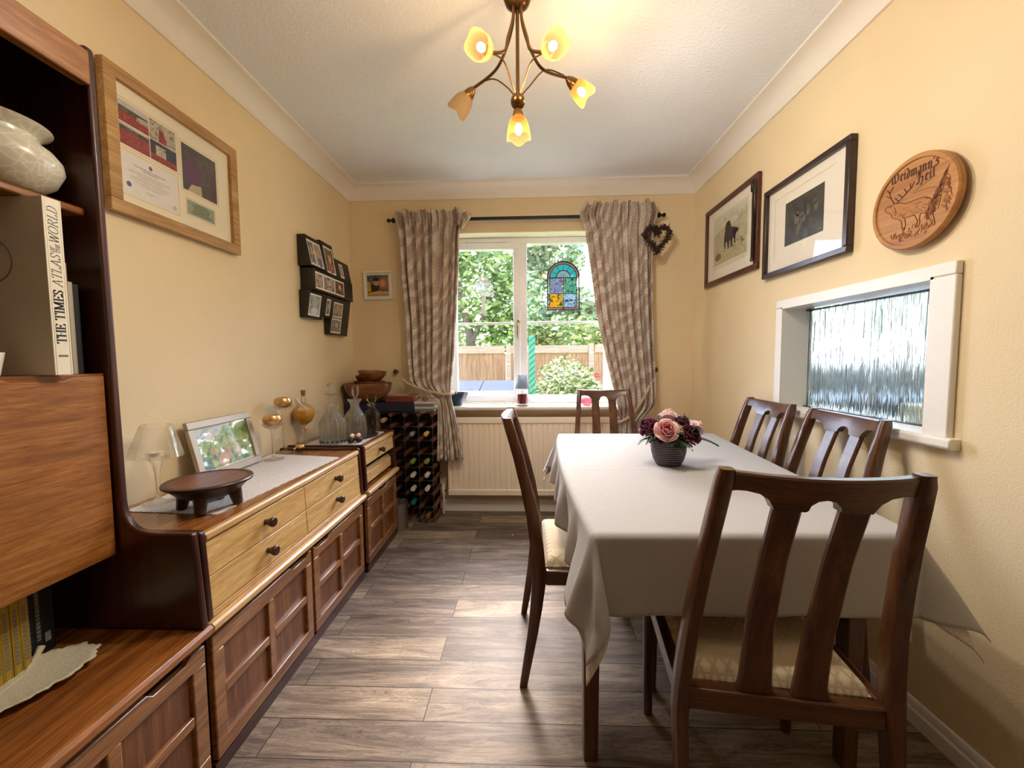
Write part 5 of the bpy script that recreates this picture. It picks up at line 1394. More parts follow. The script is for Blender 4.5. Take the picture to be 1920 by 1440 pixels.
def make_chair():
    t = thing('dining_chair', 'x', 'chair', (0, 0, 0), 'dining chairs round the table')
    # rear posts (leg and back upright in one)
    for s in (-1, 1):
        secs = []
        for z in (0, .10, .20, .30, .38, .44, .52, .62, .72, .82, .90, .940, .956, .961):
            x = interp([(0, .208), (.40, .212), (.961, .163)], z)
            w = interp([(0, .011), (.3, .0145), (.42, .0165), (.7, .0155), (.9, .0150), (.961, .0145)], z)
            d = interp([(0, .013), (.2, .018), (.38, .0235), (.46, .024), (.7, .020), (.93, .018), (.961, .016)], z)
            y = back_y(z)
            if z > .95: w *= .86; d *= .86
            c = .30; ring = []
            for (a, b) in ((-1, -1+c), (-1+c, -1), (1-c, -1), (1, -1+c), (1, 1-c), (1-c, 1), (-1+c, 1), (-1, 1-c)): ring.append((s*x+a*w, y+b*d, z))
            secs.append(ring)
        MB().sweep(secs).build('back_post', M_CHAIR, t, smooth=50)
    for s in (-1, 1):
        secs = []
        for z, r in ((0, .0125), (.25, .016), (.385, .0185), (.432, .019)):
            secs.append([(s*.208+a*r, .192+b*r, z) for a, b in ((-1, -.6), (-.6, -1), (.6, -1), (1, -.6), (1, .6), (.6, 1), (-.6, 1), (-1, .6))])
        MB().sweep(secs).build('front_leg', M_CHAIR, t, smooth=50)
    # seat frame
    f = MB(); z0, z1 = .378, .430
    f.box(-.189, .189, .180, .204, z0, z1)
    for s in (-1, 1): f.add([(s*.195, -.181, z0), (s*.217, -.181, z0), (s*.217, .175, z0), (s*.195, .175, z0), (s*.195, -.181, z1), (s*.217, -.181, z1), (s*.217, .175, z1), (s*.195, .175, z1)], [(0, 3, 2, 1), (4, 5, 6, 7), (0, 1, 5, 4), (1, 2, 6, 5), (2, 3, 7, 6), (3, 0, 4, 7)])
    f.build('seat_frame', M_CHAIR_Y, t, bevel=.004)
    # rear rail, with a raised shoulder where the slats grow out of it
    MB().box(-.196, .196, -.217, -.189, .388, .436).build('back_rail', M_CHAIR_X, t, bevel=.004)
    # upholstered drop-in seat
    def seat(u, v):
        x = lerp(-.192, .192, u)*lerp(.985, 1.0, v); y = lerp(-.180, .198, v)
        e = min(min(u, 1-u)*.384, min(v, 1-v)*.378)
        return (x, y, .4325+.034*math.sqrt(max(0, 1-(1-min(1, e/.055))**2))+.003*math.sin(PI*u)*math.sin(PI*v))
    m = MB().grid(seat, 40, 40); m.box(-.190, .190, -.180, .178, .405, .4328)
    m.build('seat', M_SEAT, t, smooth=60, fixn=False)
    # top rail: scalloped lower edge, swept back in plan
    zt = .957
    def bow(x): return -.022*(1-(x/.150)**2)
    low = [(-.150, .918), (-.147, .920), (-.130, .921), (-.108, .917), (-.092, .906), (-.084, .892), (-.082, .887), (-.031, .887), (-.027, .890), (-.024, .901), (-.014, .910), (0, .913), (.014, .910), (.024, .901), (.027, .890), (.031, .887), (.082, .887), (.084, .892), (.092, .906), (.108, .917), (.130, .921), (.147, .920), (.150, .918)]
    # densify
    pts = []
    for (a, b) in zip(low, low[1:]):
        k = 3
        for i in range(k): pts.append((lerp(a[0], b[0], i/k), lerp(a[1], b[1], i/k)))
    pts.append(low[-1])
    secs = []
    for x, zl in pts:
        top = zt-.004*(1-(x/.15)**2); th = .0125
        def Y(z): return back_y(z)+bow(x)
        secs.append([(x, Y(zl)+th, zl), (x, Y(zl)-th, zl), (x, Y(top-.004)-th, top-.004), (x, Y(top)-th+.004, top), (x, Y(top)+th-.004, top), (x, Y(top-.004)+th, top-.004)])
    MB().sweep(secs).build('top_rail', M_CHAIR_X, t, smooth=40)
    # the two slats
    for s in (-1, 1):
        secs = []
        for i in range(25):
            z = lerp(.425, .893, i/24); q = i/24
            c = s*interp([(0, .054), (.5, .058), (1, .0565)], q)
            hw = interp([(0, .047), (.03, .039), (.08, .0335), (.3, .0295), (.7, .0255), (1, .0253)], q)
            inn = interp([(0, .040), (.03, .036), (.08, .033), (.3, .0295), (.7, .0255), (1, .0253)], q)
            xa, xb = (c-hw, c+inn) if s < 0 else (c-inn, c+hw)
            y = back_y(z)+.004+(bow(c)-.004)*q**1.5; th = .0085
            secs.append([(xa, y+th*.5, z), (xa, y-th*.5, z), (xa+.005, y-th, z), (xb-.005, y-th, z), (xb, y-th*.5, z), (xb, y+th*.5, z), (xb-.005, y+th, z), (xa+.005, y+th, z)])
        MB().sweep(secs).build('slat', M_CHAIR, t, smooth=28)
    return t
ch0 = make_chair()
spots = [(.578, 1.050, -7, 'nearest dining chair, its back to the camera at the front end of the table'),
         (.246, 1.572, -90, 'dining chair seen edge on at the left side of the table'),
         (.862, 1.503, 90, 'dining chair against the right wall below the serving hatch'),
         (.860, 1.962, 90, 'dining chair by the right wall beyond the hatch, partly hidden by the table'),
         (.526, 2.415, 180, 'far dining chair in front of the radiator with its back to the window')]
for i, (x, y, a, lab) in enumerate(spots):
    o = ch0 if i == 0 else dup(ch0)
    o.location = (x, y, 0); o.rotation_euler = (0, 0, R(a)); o['label'] = lab

# ------------------------------------------------------------------ flowers on the table
def flowers():
    cx, cy, z = .568, 1.602, TZ+.0018
    t = thing('flower_arrangement', 'purple ribbed pot of pink roses and dark purple blooms on the dining table', 'flowers', (cx, cy, z))
    mp, tp, bp = base('ribbed_purple_pot')
    w = N(tp, 'TexWave', wave_type='BANDS', bands_direction='Z'); w.inputs['Scale'].default_value = 34; w.inputs['Distortion'].default_value = 2.5; w.inputs['Detail'].default_value = 2
    L(tp, coords(tp, (.25, .25, 1)), w.inputs['Vector'])
    L(tp, ramp(tp, w.outputs[0], [(.2, (46, 36, 46)), (.6, (78, 64, 76)), (.9, (104, 90, 100))]), bp.inputs['Base Color']); bp.inputs['Roughness'].default_value = .45; bump(tp, bp, w.outputs[0], .5, .003)
    MB().lathe([(.001, 0), (.044, 0), (.048, .003), (.058, .022), (.066, .052), (.069, .082), (.068, .104), (.064, .105), (.062, .09), (.001, .088)], (cx, cy, z), 48).build('pot', mp, t)
    rnd = random.Random(4)
    def flower(name, c, ax, r, mats, layers, cup=1.0, nm='rose'):
        """petals in spiral layers round the axis ax"""
        axv = Vector(ax).normalized(); M = Matrix.Translation(c) @ axv.to_track_quat('Z', 'Y').to_matrix().to_4x4()
        m = MB(); k0 = 0
        for l in range(layers):
            q = (l+1)/layers; n = 3 if q < .35 else (4 if q < .7 else 5); rr = r*(.16+.66*q); h = r*(1.05-.50*q)*cup
            for k in range(n):
                a0 = 2*PI*k/n+l*1.1+rnd.uniform(-.15, .15); w = 2*PI/n*.78
                def fn(u, v, a0=a0, w=w, rr=rr, h=h, q=q):
                    a = a0+(u-.5)*w*1.25; ed = 1-abs(2*u-1)**3*.35
                    rad = rr*(.30+.70*math.sin(v*PI*.62)/.93)*(1+.22*q*v**4)
                    zz = -r*.30+ (h+r*.30)*v*ed-.30*q*r*v**5
                    return (rad*math.cos(a), rad*math.sin(a), zz)
                m.grid(fn, 6, 6, mi=0 if q < .5 else (1 if len(mats) > 1 else 0), M=M)
        m.ell((0, 0, r*.12), (r*.20, r*.20, r*.45), 10, 6, M=M)
        return m.build(nm, mats, t, smooth=180, fixn=False, solid=.0012)
    pk = [plain('rose_pink_heart', (222, 150, 154), .6, vary=.05), plain('rose_pink_petal', (240, 192, 192), .6, vary=.05)]
    wp = [plain('pale_rose_heart', (226, 180, 162), .6), plain('pale_rose_petal', (242, 212, 214), .6, vary=.04)]
    pu = [plain('plum_heart', (92, 36, 62), .6), plain('plum_petal', (118, 50, 80), .6, vary=.12)]
    dk = [plain('black_heart', (34, 14, 24), .5), plain('dark_plum_petal', (94, 34, 58), .6, vary=.15)]
    flower('rose', (.535, 1.535, .890), (-.15, -1, .62), .047, pk, 7)
    flower('rose', (.578, 1.635, .925), (.1, .2, 1), .043, wp, 6)
    flower('rose', (.690, 1.645, .880), (.85, .05, .8), .040, wp, 6)
    flower('bloom', (.488, 1.590, .892), (-.75, -.35, .65), .042, pu, 7, 1.15, 'ranunculus')
    flower('bloom', (.630, 1.545, .873), (.35, -.7, .5), .042, dk, 6, 1.0, 'anemone')
    flower('bloom', (.620, 1.600, .912), (.5, -.1, 1), .036, dk, 5, .9, 'anemone')
    # foliage: a ruff of leaves over the rim
    gl = [plain('dark_leaf', (38, 58, 34), .5, vary=.2), plain('mid_leaf', (58, 84, 48), .5, vary=.2)]
    m = MB()
    def leaf(p, d, l, w, mi, droop=.4):
        d = Vector(d).normalized(); sd = d.cross(Vector((0, 0, 1))).normalized()
        def fn(u, v):
            q = p+d*l*v+sd*(u-.5)*2*w*math.sin(PI*min(1, v*.97+.02))**.8; q = Vector(q); q.z += -droop*l*v*v+abs(u-.5)*w*.5; return q
        m.grid(fn, 2, 7, mi=mi)
    for k in range(84):
        a = rnd.uniform(0, 2*PI); rr = rnd.uniform(.02, .058); p = Vector((cx+rr*math.cos(a), cy+rr*math.sin(a), z+.098+rnd.uniform(0, .035)))
        leaf(p, (math.cos(a), math.sin(a), rnd.uniform(-.1, .7)), rnd.uniform(.040, .075), rnd.uniform(.009, .017), rnd.randrange(2), rnd.uniform(.2, .7))
    leaf(Vector((cx+.07, cy-.03, z+.112)), (1, -.25, .02), .105, .024, 0, .30)
    leaf(Vector((cx+.10, cy+.02, z+.115)), (.6, -.1, .6), .05, .014, 1, .1)
    m.build('foliage', gl, t, smooth=180, fixn=False)
    b = MB(); st_ = MB()
    for (bx, by, bz, n) in ((-.075, -.045, .118, 14), (.05, -.075, .098, 16), (.035, .03, .185, 14), (.10, -.02, .128, 8), (-.03, .05, .170, 8)):
        for k in range(n):
            p = Vector((cx+bx+rnd.gauss(0, .014), cy+by+rnd.gauss(0, .012), z+bz+rnd.gauss(0, .013))); b.ell(p, (.0032, .0032, .0032), 6, 4)
            st_.tube([(cx+bx*.5, cy+by*.5, z+.10), p], .0007, 4)
    b.build('berries', plain('dusky_berry', (116, 84, 92), .5), t); st_.build('berry_stems', gl[0], t, smooth=0, fixn=False)
flowers()

# ------------------------------------------------------------------ pictures on the walls
def onwall_left(t, y, z, x=XL+.002): t.matrix_world = Matrix.Translation((x, y, z)) @ Matrix.Rotation(R(90), 4, 'Z')
def onwall_right(t, y, z, x=XR-.002, roll=0): t.matrix_world = Matrix.Translation((x, y, z)) @ Matrix.Rotation(R(-90), 4, 'Z') @ Matrix.Rotation(R(roll), 4, 'Y')
M_OAKF_Y = wood('oak_frame', (164, 120, 66), (194, 150, 94), (212, 172, 118), 'x', .45, .8, .1, .5)
M_CREAM = plain('cream_mount', (240, 230, 204), .7, vary=.01)
def certificate():
    t = thing('framed_picture', 'wide oak frame with four poppy field photos and a certificate, beside the wall unit', 'picture frame')
    yc, zb = 1.522, 1.650
    def art(p, y):
        def Y(v): return v-yc
        def Zz(v): return v-zb
        x0, x1, z0, z1 = Y(1.292), Y(1.503), Zz(1.880), Zz(2.019); xm, zm = Y(1.397), Zz(1.950)
        hill = blotch('print_tower', [(60, 58, 54), (150, 140, 120), (196, 186, 166), (96, 92, 84)], 60); pop = blotch('print_poppies', [(96, 26, 28), (150, 46, 44), (186, 92, 80)], 140); pal = blotch('print_sky_grey', [(170, 168, 164), (206, 204, 200)], 20)
        tree = blotch('print_trees', [(30, 36, 30), (70, 70, 58), (120, 110, 92)], 70); nite = plain('print_night', (40, 50, 62), .4)
        m = MB(); g = .0015
        quad(m, x0, xm-g, zm+g, zm+.035, y, 1); quad(m, x0, xm-g, zm+.035, z1-.018, y, 2); quad(m, x0, xm-g, z1-.018, z1, y, 3)
        m.poly([(xm-.045, y-.0002, zm+.028), (xm-g, y-.0002, zm+.026), (xm-g, y-.0002, z1-.022), (xm-.045, y-.0002, z1-.028)], 0)
        quad(m, xm+g, x1, zm+g, z1, y, 0)
        m.poly([(xm+.035, y-.0002, zm+g), (xm+.07, y-.0002, zm+g), (xm+.055, y-.0002, zm+.045), (xm+.04, y-.0002, zm+.05)], 1)
        quad(m, x0, xm-g, z0, zm-.022, y, 1); quad(m, x0, xm-g, zm-.022, zm-.010, y, 2); quad(m, x0, xm-g, zm-.010, zm-g, y, 3)
        quad(m, xm+g, x1, z0, z0+.022, y, 1); quad(m, xm+g, x1, z0+.022, zm-g, y, 4); quad(m, xm+.022, xm+.062, z0+.022, zm-.014, y-.0002, 0)
        m.build('photos', [hill, pop, tree, pal, nite], p, smooth=0, fixn=False)
        # certificate sheet
        a0, a1, b0, b1 = Y(1.286), Y(1.497), Zz(1.727), Zz(1.855)
        m = MB(); quad(m, a0, a1, b0, b1, y); m.build('certificate', blotch('certificate_paper', [(226, 220, 214), (236, 232, 226)], 12), p, smooth=0, fixn=False)
        m = MB(); xc = (a0+a1)/2
        for zz_, w, h in ((b1-.030, .060, .0028), (b1-.037, .030, .0028), (b1-.048, .072, .0014), (b1-.054, .078, .0014), (b1-.060, .050, .0014), (b1-.068, .070, .0014), (b1-.074, .074, .0014), (b1-.082, .060, .0014), (b1-.088, .040, .0014)):
            x = xc-w
            while x < xc+w:
                l = random.uniform(.003, .009); quad(m, x, min(x+l, xc+w), zz_, zz_+h, y-.0003); x += l+.0022
        m.tube([(xc-.02, y-.0004, b0+.022), (xc-.01, y-.0004, b0+.028), (xc-.004, y-.0004, b0+.019), (xc+.006, y-.0004, b0+.027), (xc+.016, y-.0004, b0+.020)], .0005, 4)
        m.build('certificate_text', M_GREYINK, p, smooth=0, fixn=False)
        m = MB(); ellp(m, xc+.002, b1-.014, .0065, .0075, y-.0003); m.build('crest', plain('crest_brown', (120, 92, 84), .5), p, smooth=0, fixn=False)
        m = MB(); ellp(m, a0+.026, b0+.030, .0085, .0085, y-.0003); m.build('blue_seal', plain('seal_blue', (84, 94, 130), .5), p, smooth=0, fixn=False)
        m = MB(); ellp(m, a1-.014, b0+.012, .008, .008, y-.0003); m.build('pale_seal', plain('seal_pale', (196, 190, 192), .5), p, smooth=0, fixn=False)
        # poppy photograph and plaque
        c0, c1, d0, d1 = Y(1.527), Y(1.695), Zz(1.832), Zz(2.005)
        m = MB(); quad(m, c0, c1, d0, d1, y); m.build('poppy_photo', blotch('print_dark_wall', [(56, 46, 44), (78, 66, 60), (104, 92, 80)], 22), p, smooth=0, fixn=False)
        m = MB(); ellp(m, c0+.048, d0+.078, .046, .046, y-.0003); m.build('poppy', plain('print_poppy', (92, 50, 88), .4, vary=.3, nscale=60), p, smooth=0, fixn=False)
        m = MB(); m.poly([(c0+.040, y-.0002, d0+.030), (c0+.086, y-.0002, d0+.038), (c0+.090, y-.0002, d0), (c0+.020, y-.0002, d0)]); m.build('pale_wall', plain('print_stone', (186, 172, 140), .5), p, smooth=0, fixn=False)
        e0, e1, g0, g1 = Y(1.542), Y(1.674), Zz(1.744), Zz(1.798)
        m = MB(); m.box(e0, e1, y-.001, y, g0, g1); m.build('plaque', plain('green_plaque', (150, 164, 144), .4), p, smooth=0)
        m = MB(); xc = (e0+e1)/2
        for i in range(7):
            w = (.030, .046, .038, .040, .036, .048, .050)[i]; x = xc-w
            while x < xc+w: l = random.uniform(.003, .008); quad(m, x, min(x+l, xc+w), g1-.010-.0062*i, g1-.0072-.0062*i, y-.0012); x += l+.002
        m.build('plaque_text', M_INK, p, smooth=0, fixn=False)
        m = MB()
        for (q0, q1, s0, s1) in ((x0-.008, x1+.008, z0-.008, z1+.008), (a0-.008, a1+.008, b0-.008, b1+.008), (c0-.008, c1+.008, d0-.008, d1+.008), (e0-.006, e1+.006, g0-.006, g1+.006)):
            for (u0, u1, v0, v1) in ((q0, q1, s0, s0+.0012), (q0, q1, s1-.0012, s1), (q0, q0+.0012, s0, s1), (q1-.0012, q1, s0, s1)): quad(m, u0, u1, v0, v1, y-.0001)
        m.build('mount_lines', plain('mount_bevel_line', (176, 150, 110), .6), p, smooth=0, fixn=False)
    flat_frame(t, .570, .460, .040, .024, M_OAKF_Y, art, mount=M_CREAM, bev=.002)
    onwall_left(t, yc, zb, XL+.008)
certificate()
M_REDF = wood('red_mahogany_frame', (56, 20, 14), (84, 34, 22), (108, 50, 32), 'x', .35, 1, .25)
M_DKF = wood('dark_walnut_frame', (34, 16, 12), (52, 26, 18), (70, 38, 26), 'x', .32, 1, .25)
M_MATW = plain('warm_white_mount', (236, 228, 212), .7, vary=.01)
def dog_print():
    t = thing('framed_picture', 'reddish wooden frame with a print of a dark dog in a landscape, nearest the window', 'picture frame')
    yc, zb, W_, H_ = 2.497, 1.637, .615, .500
    def art(p, y):
        def X(v): return -(v-yc)
        def Zz(v): return v-zb
        x0, x1, z0, z1 = X(2.692), X(2.308), Zz(1.757), Zz(2.046)
        m = MB(); quad(m, x0-.014, x1+.014, z0-.028, z1+.014, y); m.build('inner_mount', plain('ivory_mount', (222, 212, 186), .7, vary=.01), p, smooth=0, fixn=False)
        m = MB(); quad(m, x0, x1, z0, z1, y-.0003); m.build('print', blotch('print_moor', [(150, 142, 104), (196, 188, 158), (176, 170, 132), (210, 204, 184)], 14, dist=1.2), p, smooth=0, fixn=False)
        m = MB(); m.poly([(x0, y-.0005, z0+.19), (x0+.10, y-.0005, z0+.215), (x0+.22, y-.0005, z0+.20), (x1, y-.0005, z0+.24), (x1, y-.0005, z1), (x0, y-.0005, z1)]); m.build('print_sky', blotch('print_moor_sky', [(186, 184, 150), (214, 210, 190), (160, 162, 126)], 20), p, smooth=0, fixn=False)
        dog = [(2.518, 1.993), (2.542, 1.985), (2.556, 1.962), (2.549, 1.945), (2.560, 1.925), (2.563, 1.88), (2.560, 1.836), (2.548, 1.834), (2.540, 1.872), (2.526, 1.868), (2.516, 1.826), (2.502, 1.824), (2.500, 1.866), (2.484, 1.868), (2.478, 1.826), (2.464, 1.824), (2.462, 1.868), (2.446, 1.876), (2.440, 1.840), (2.428, 1.840), (2.428, 1.884), (2.412, 1.900), (2.400, 1.896), (2.398, 1.916), (2.424, 1.926), (2.448, 1.938), (2.478, 1.944), (2.486, 1.968), (2.500, 1.990)]
        m = MB(); m.poly([(X(a), y-.0008, Zz(b)) for a, b in dog]); m.build('dog', plain('print_dog', (44, 34, 48), .5, vary=.3, nscale=90), p, smooth=0, fixn=False)
        m = MB(); rnd = random.Random(2)
        for k in range(34):
            a = rnd.uniform(x0+.02, x1-.03); b = z0+.055+.035*rnd.random()+.02*(a-x0); m.poly([(a, y-.0009, b), (a+rnd.uniform(.01, .03), y-.0009, b+.004), (a+.012, y-.0009, b+rnd.uniform(.004, .010))])
        ellp(m, x0+.055, z0+.045, .040, .022, y-.0007)
        m.build('print_bracken', plain('print_bracken', (112, 104, 82), .5, vary=.3, nscale=90), p, smooth=0, fixn=False)
    flat_frame(t, W_, H_, .030, .020, M_REDF, art, mount=M_MATW, bev=.003)
    onwall_right(t, yc, zb)
    s = thing('dog_lead', 'black leather lead hanging down the near edge of the dog print', 'lead', (XR-.03, 2.214, 1.70))
    bl_ = plain('black_leather', (22, 18, 18), .45)
    MB().tube([(XR-.030, 2.214, 2.10), (XR-.031, 2.216, 2.0), (XR-.030, 2.212, 1.86), (XR-.030, 2.212, 1.685)], [.005, .006, .0075, .008], 8).build('strap', bl_, s)
    MB().tube([(XR-.030, 2.214, 2.105), (XR-.034, 2.228, 2.09), (XR-.034, 2.228, 2.05), (XR-.031, 2.214, 2.035)], .004, 8).build('loop', bl_, s)
    MB().lathe([(.001, 0), (.010, 0), (.011, .012), (.001, .013)], (XR-.030, 2.212, 1.68), 14).build('ferrule', plain('old_brass', (106, 84, 60), .35, .8), s)
dog_print()
def dark_print():
    t = thing('framed_picture', 'dark brown frame with a small dark figure print in a wide white mount', 'picture frame')
    yc, zb, W_, H_ = 1.852, 1.564, .545, .432
    def art(p, y):
        def X(v): return -(v-yc)
        def Zz(v): return v-zb
        x0, x1, z0, z1 = X(1.972), X(1.726), Zz(1.688), Zz(1.885)
        m = MB(); quad(m, x0, x1, z0, z1, y-.0003); m.build('print', blotch('print_dark_scene', [(30, 32, 32), (46, 48, 46), (62, 62, 54), (38, 38, 38)], 26), p, smooth=0, fixn=False)
        m = MB(); lt = [(.35, .62, .012, .016), (.33, .50, .020, .034), (.47, .55, .012, .016), (.50, .45, .018, .026), (.62, .68, .010, .013), (.63, .58, .015, .022), (.80, .70, .012, .015), (.82, .60, .016, .024)]
        for (u, v, rx, rz) in lt: ellp(m, lerp(x0, x1, u), lerp(z0, z1, v), rx*.8, rz*.8, y-.0006)
        m.poly([(lerp(x0, x1, .30), y-.0006, lerp(z0, z1, .40)), (lerp(x0, x1, .56), y-.0006, lerp(z0, z1, .38)), (lerp(x0, x1, .42), y-.0006, lerp(z0, z1, .30)), (lerp(x0, x1, .40), y-.0006, lerp(z0, z1, .14)), (lerp(x0, x1, .35), y-.0006, lerp(z0, z1, .14))])
        m.build('print_figures', plain('print_grey_figures', (96, 92, 80), .5, vary=.5, nscale=110), p, smooth=0, fixn=False)
        m = MB(); a0, a1, b0, b1 = X(2.052), X(1.668), Zz(1.625), Zz(1.930)
        for (u0, u1, v0, v1) in ((a0, a1, b1-.0014, b1), (a0, a0+.0014, b0, b1)): quad(m, u0, u1, v0, v1, y-.0002)
        m.build('mount_line', plain('mount_bevel_line', (176, 150, 110), .6), p, smooth=0, fixn=False)
    flat_frame(t, W_, H_, .024, .026, M_DKF, art, mount=M_MATW, bev=.003)
    onwall_right(t, yc, zb)
dark_print()
def plaque():
    yc, zc, r = 1.325, 1.648, .142
    t = thing('wall_plaque', 'round carved wooden plaque with a stag and old German lettering above the hatch', 'plaque')
    wd = wood('lime_wood_plaque', (162, 104, 48), (188, 130, 68), (202, 148, 86), 'x', .5, .7, .1, .3)
    M = Matrix.Rotation(PI/2, 4, 'X')
    MB().lathe([(.001, 0), (r-.004, 0), (r, .004), (r, .018), (r-.004, .022), (r-.014, .022), (r-.017, .017), (.001, .017)], n=72, M=M).build('disc', wd, t)
    ink = plain('burnt_brown', (84, 42, 20), .7, vary=.2, nscale=120); ink2 = plain('light_burnt_brown', (140, 86, 44), .7, vary=.2, nscale=120)
    y = -.0174
    def lines(nm, ls, rr, mat):
        m = MB()
        for ln in ls: m.tube([(a, y, b) for a, b in ln], rr, 5)
        return m.build(nm, mat, t, smooth=0, fixn=False)
    body = [(-.095, .012), (-.087, .017), (-.07, .015), (-.062, .019), (-.041, .014), (-.023, .005), (.002, .004), (.026, .004), (.044, 0), (.058, -.011), (.064, -.028), (.070, -.046), (.066, -.057), (.071, -.074), (.074, -.092)]
    fill = body+[(.067, -.092), (.060, -.074), (.047, -.048), (.028, -.043), (.009, -.041), (-.015, -.040), (-.023, -.044), (-.030, -.046), (-.046, -.036), (-.065, -.027), (-.075, -.009), (-.092, .003)]
    MB().poly([(a, y-.0002, b) for a, b in fill]).build('stag_body', plain('toned_brown', (172, 116, 64), .7, vary=.25, nscale=130), t, smooth=0, fixn=False)
    legs = [[(.069, -.093), (.060, -.073), (.047, -.048)], [(.047, -.048), (.028, -.043), (.025, -.058), (.028, -.070), (.022, -.084)], [(.018, -.078), (.02, -.063), (.009, -.041)], [(.009, -.041), (-.015, -.040), (-.023, -.042), (-.019, -.062), (-.023, -.077)], [(-.030, -.072), (-.034, -.047), (-.046, -.036), (-.065, -.027), (-.075, -.009), (-.092, .003), (-.095, .012)]]
    lines('stag_outline', [body]+legs+[[(-.077, .012), (-.072, .011)], [(-.062, .008), (-.054, -.012), (-.057, -.022)], [(.058, -.011), (.050, -.004)]], .0011, ink)
    ant = [[(-.062, .018), (-.076, .042), (-.081, .061), (-.068, .075)], [(-.076, .042), (-.092, .053)], [(-.080, .058), (-.091, .073)], [(-.054, .017), (-.034, .028), (-.020, .038), (-.005, .047), (.003, .062)], [(-.020, .038), (-.030, .053)], [(-.034, .028), (-.050, .044)], [(-.008, .045), (-.010, .062)], [(-.047, .021), (-.061, .036)]]
    lines('antlers', ant, .0014, ink)
    rnd = random.Random(3); sh = []
    for k in range(46):
        a = rnd.uniform(-.07, .058); b = rnd.uniform(-.036, -.002); sh.append([(a, b), (a+rnd.uniform(.004, .010), b-rnd.uniform(.001, .005))])
    lines('stag_shading', sh, .0006, ink)
    tr = [[(.106, .070), (.098, .030), (.088, -.010), (.080, -.050)]]
    for k in range(120):
        q = rnd.random()**.8; x = lerp(.106, .080, q); z = lerp(.068, -.048, q); w = (.006+.040*q)*rnd.uniform(.5, 1)*rnd.choice((-1, 1, -1))
        xe = x+w
        if xe*xe+z*z > .0139: continue
        tr.append([(x+w*rnd.uniform(.1, .5), z-.004), (xe, z-.006-.012*q*rnd.random()), (xe+rnd.uniform(-.006, .004), z-.012-.012*q)])
    lines('fir_tree', tr, .0010, ink2)
    g = [[(.005, .033), (.033, .041), (.063, .052)], [(0, .028), (.043, .026), (.070, .019)]]
    for k in range(60):
        a = rnd.uniform(-.085, .07); b = rnd.uniform(-.112, -.080)
        if a*a+b*b < .0139: g.append([(a, b), (a+rnd.uniform(-.008, .008), b+rnd.uniform(.006, .014)), (a+rnd.uniform(-.004, .012), b+rnd.uniform(.0, .012))])
    lines('ground_plants', g, .0009, ink2)
    def word(txt, x0, x1, z0, z1, h, nm):
        polys, w = text_polys(txt, FRAK, (.052, .040), .016, 0, .03); k = (x1-x0)/w; m = MB()
        for p in polys: m.poly([(x0+a*k, y-.0006, z0+(z1-z0)*(a/w)+b*h) for a, b in p])
        m.build(nm, ink, t, smooth=0, fixn=False)
    word("Weidmann's", -.078, .078, .084, .080, .032, 'lettering'); word('Heil', .012, .068, .050, .052, .030, 'lettering')
    onwall_right(t, yc, zc, XR-.010)
    MB().box(-.02, .02, 0, .008, -.02, .02).build('spacer', wd, t)
plaque()
# ---- small photo on the window wall
def small_photo():
    t = thing('framed_photo', 'small white framed photo of two smiling people on the window wall', 'photo frame')
    def art(p, y):
        m = MB(); quad(m, -.080, .080, .030, .182, y-.0002); m.build('photo', blotch('print_car_dark', [(40, 36, 36), (84, 76, 70), (120, 108, 98), (60, 52, 50)], 16), p, smooth=0, fixn=False)
        m = MB(); ellp(m, -.012, .128, .020, .026, y-.0007, 0); ellp(m, .036, .122, .019, .025, y-.0007, 0); m.build('faces', SKIN, p, smooth=0, fixn=False)
        m = MB(); ellp(m, -.014, .150, .025, .014, y-.0009); m.poly([(-.06, y-.0004, .045), (.0, y-.0004, .045), (.005, y-.0004, .105), (-.045, y-.0004, .115)]); m.build('dark_hair_and_jacket', plain('print_black', (26, 24, 28), .5), p, smooth=0, fixn=False)
        m = MB(); ellp(m, .040, .118, .034, .040, y-.0005); m.build('fair_hair', plain('print_hair', (176, 112, 64), .5), p, smooth=0, fixn=False)
        m = MB(); m.poly([(-.080, y-.0010, .034), (.080, y-.0010, .038), (.080, y-.0010, .058), (0, y-.0010, .064), (-.080, y-.0010, .050)]); m.poly([(-.080, y-.0005, .06), (-.05, y-.0005, .06), (-.06, y-.0005, .13), (-.080, y-.0005, .14)]); m.build('yellow_car', plain('print_yellow', (214, 170, 50), .5), p, smooth=0, fixn=False)
    flat_frame(t, .210, .212, .013, .016, M_WHITE, art, mount=PWHITE, bev=.002)
    t.matrix_world = Matrix.Translation((-1.111, YB-.002, 1.627)) @ Matrix.Rotation(R(-.9), 4, 'Y')
small_photo()
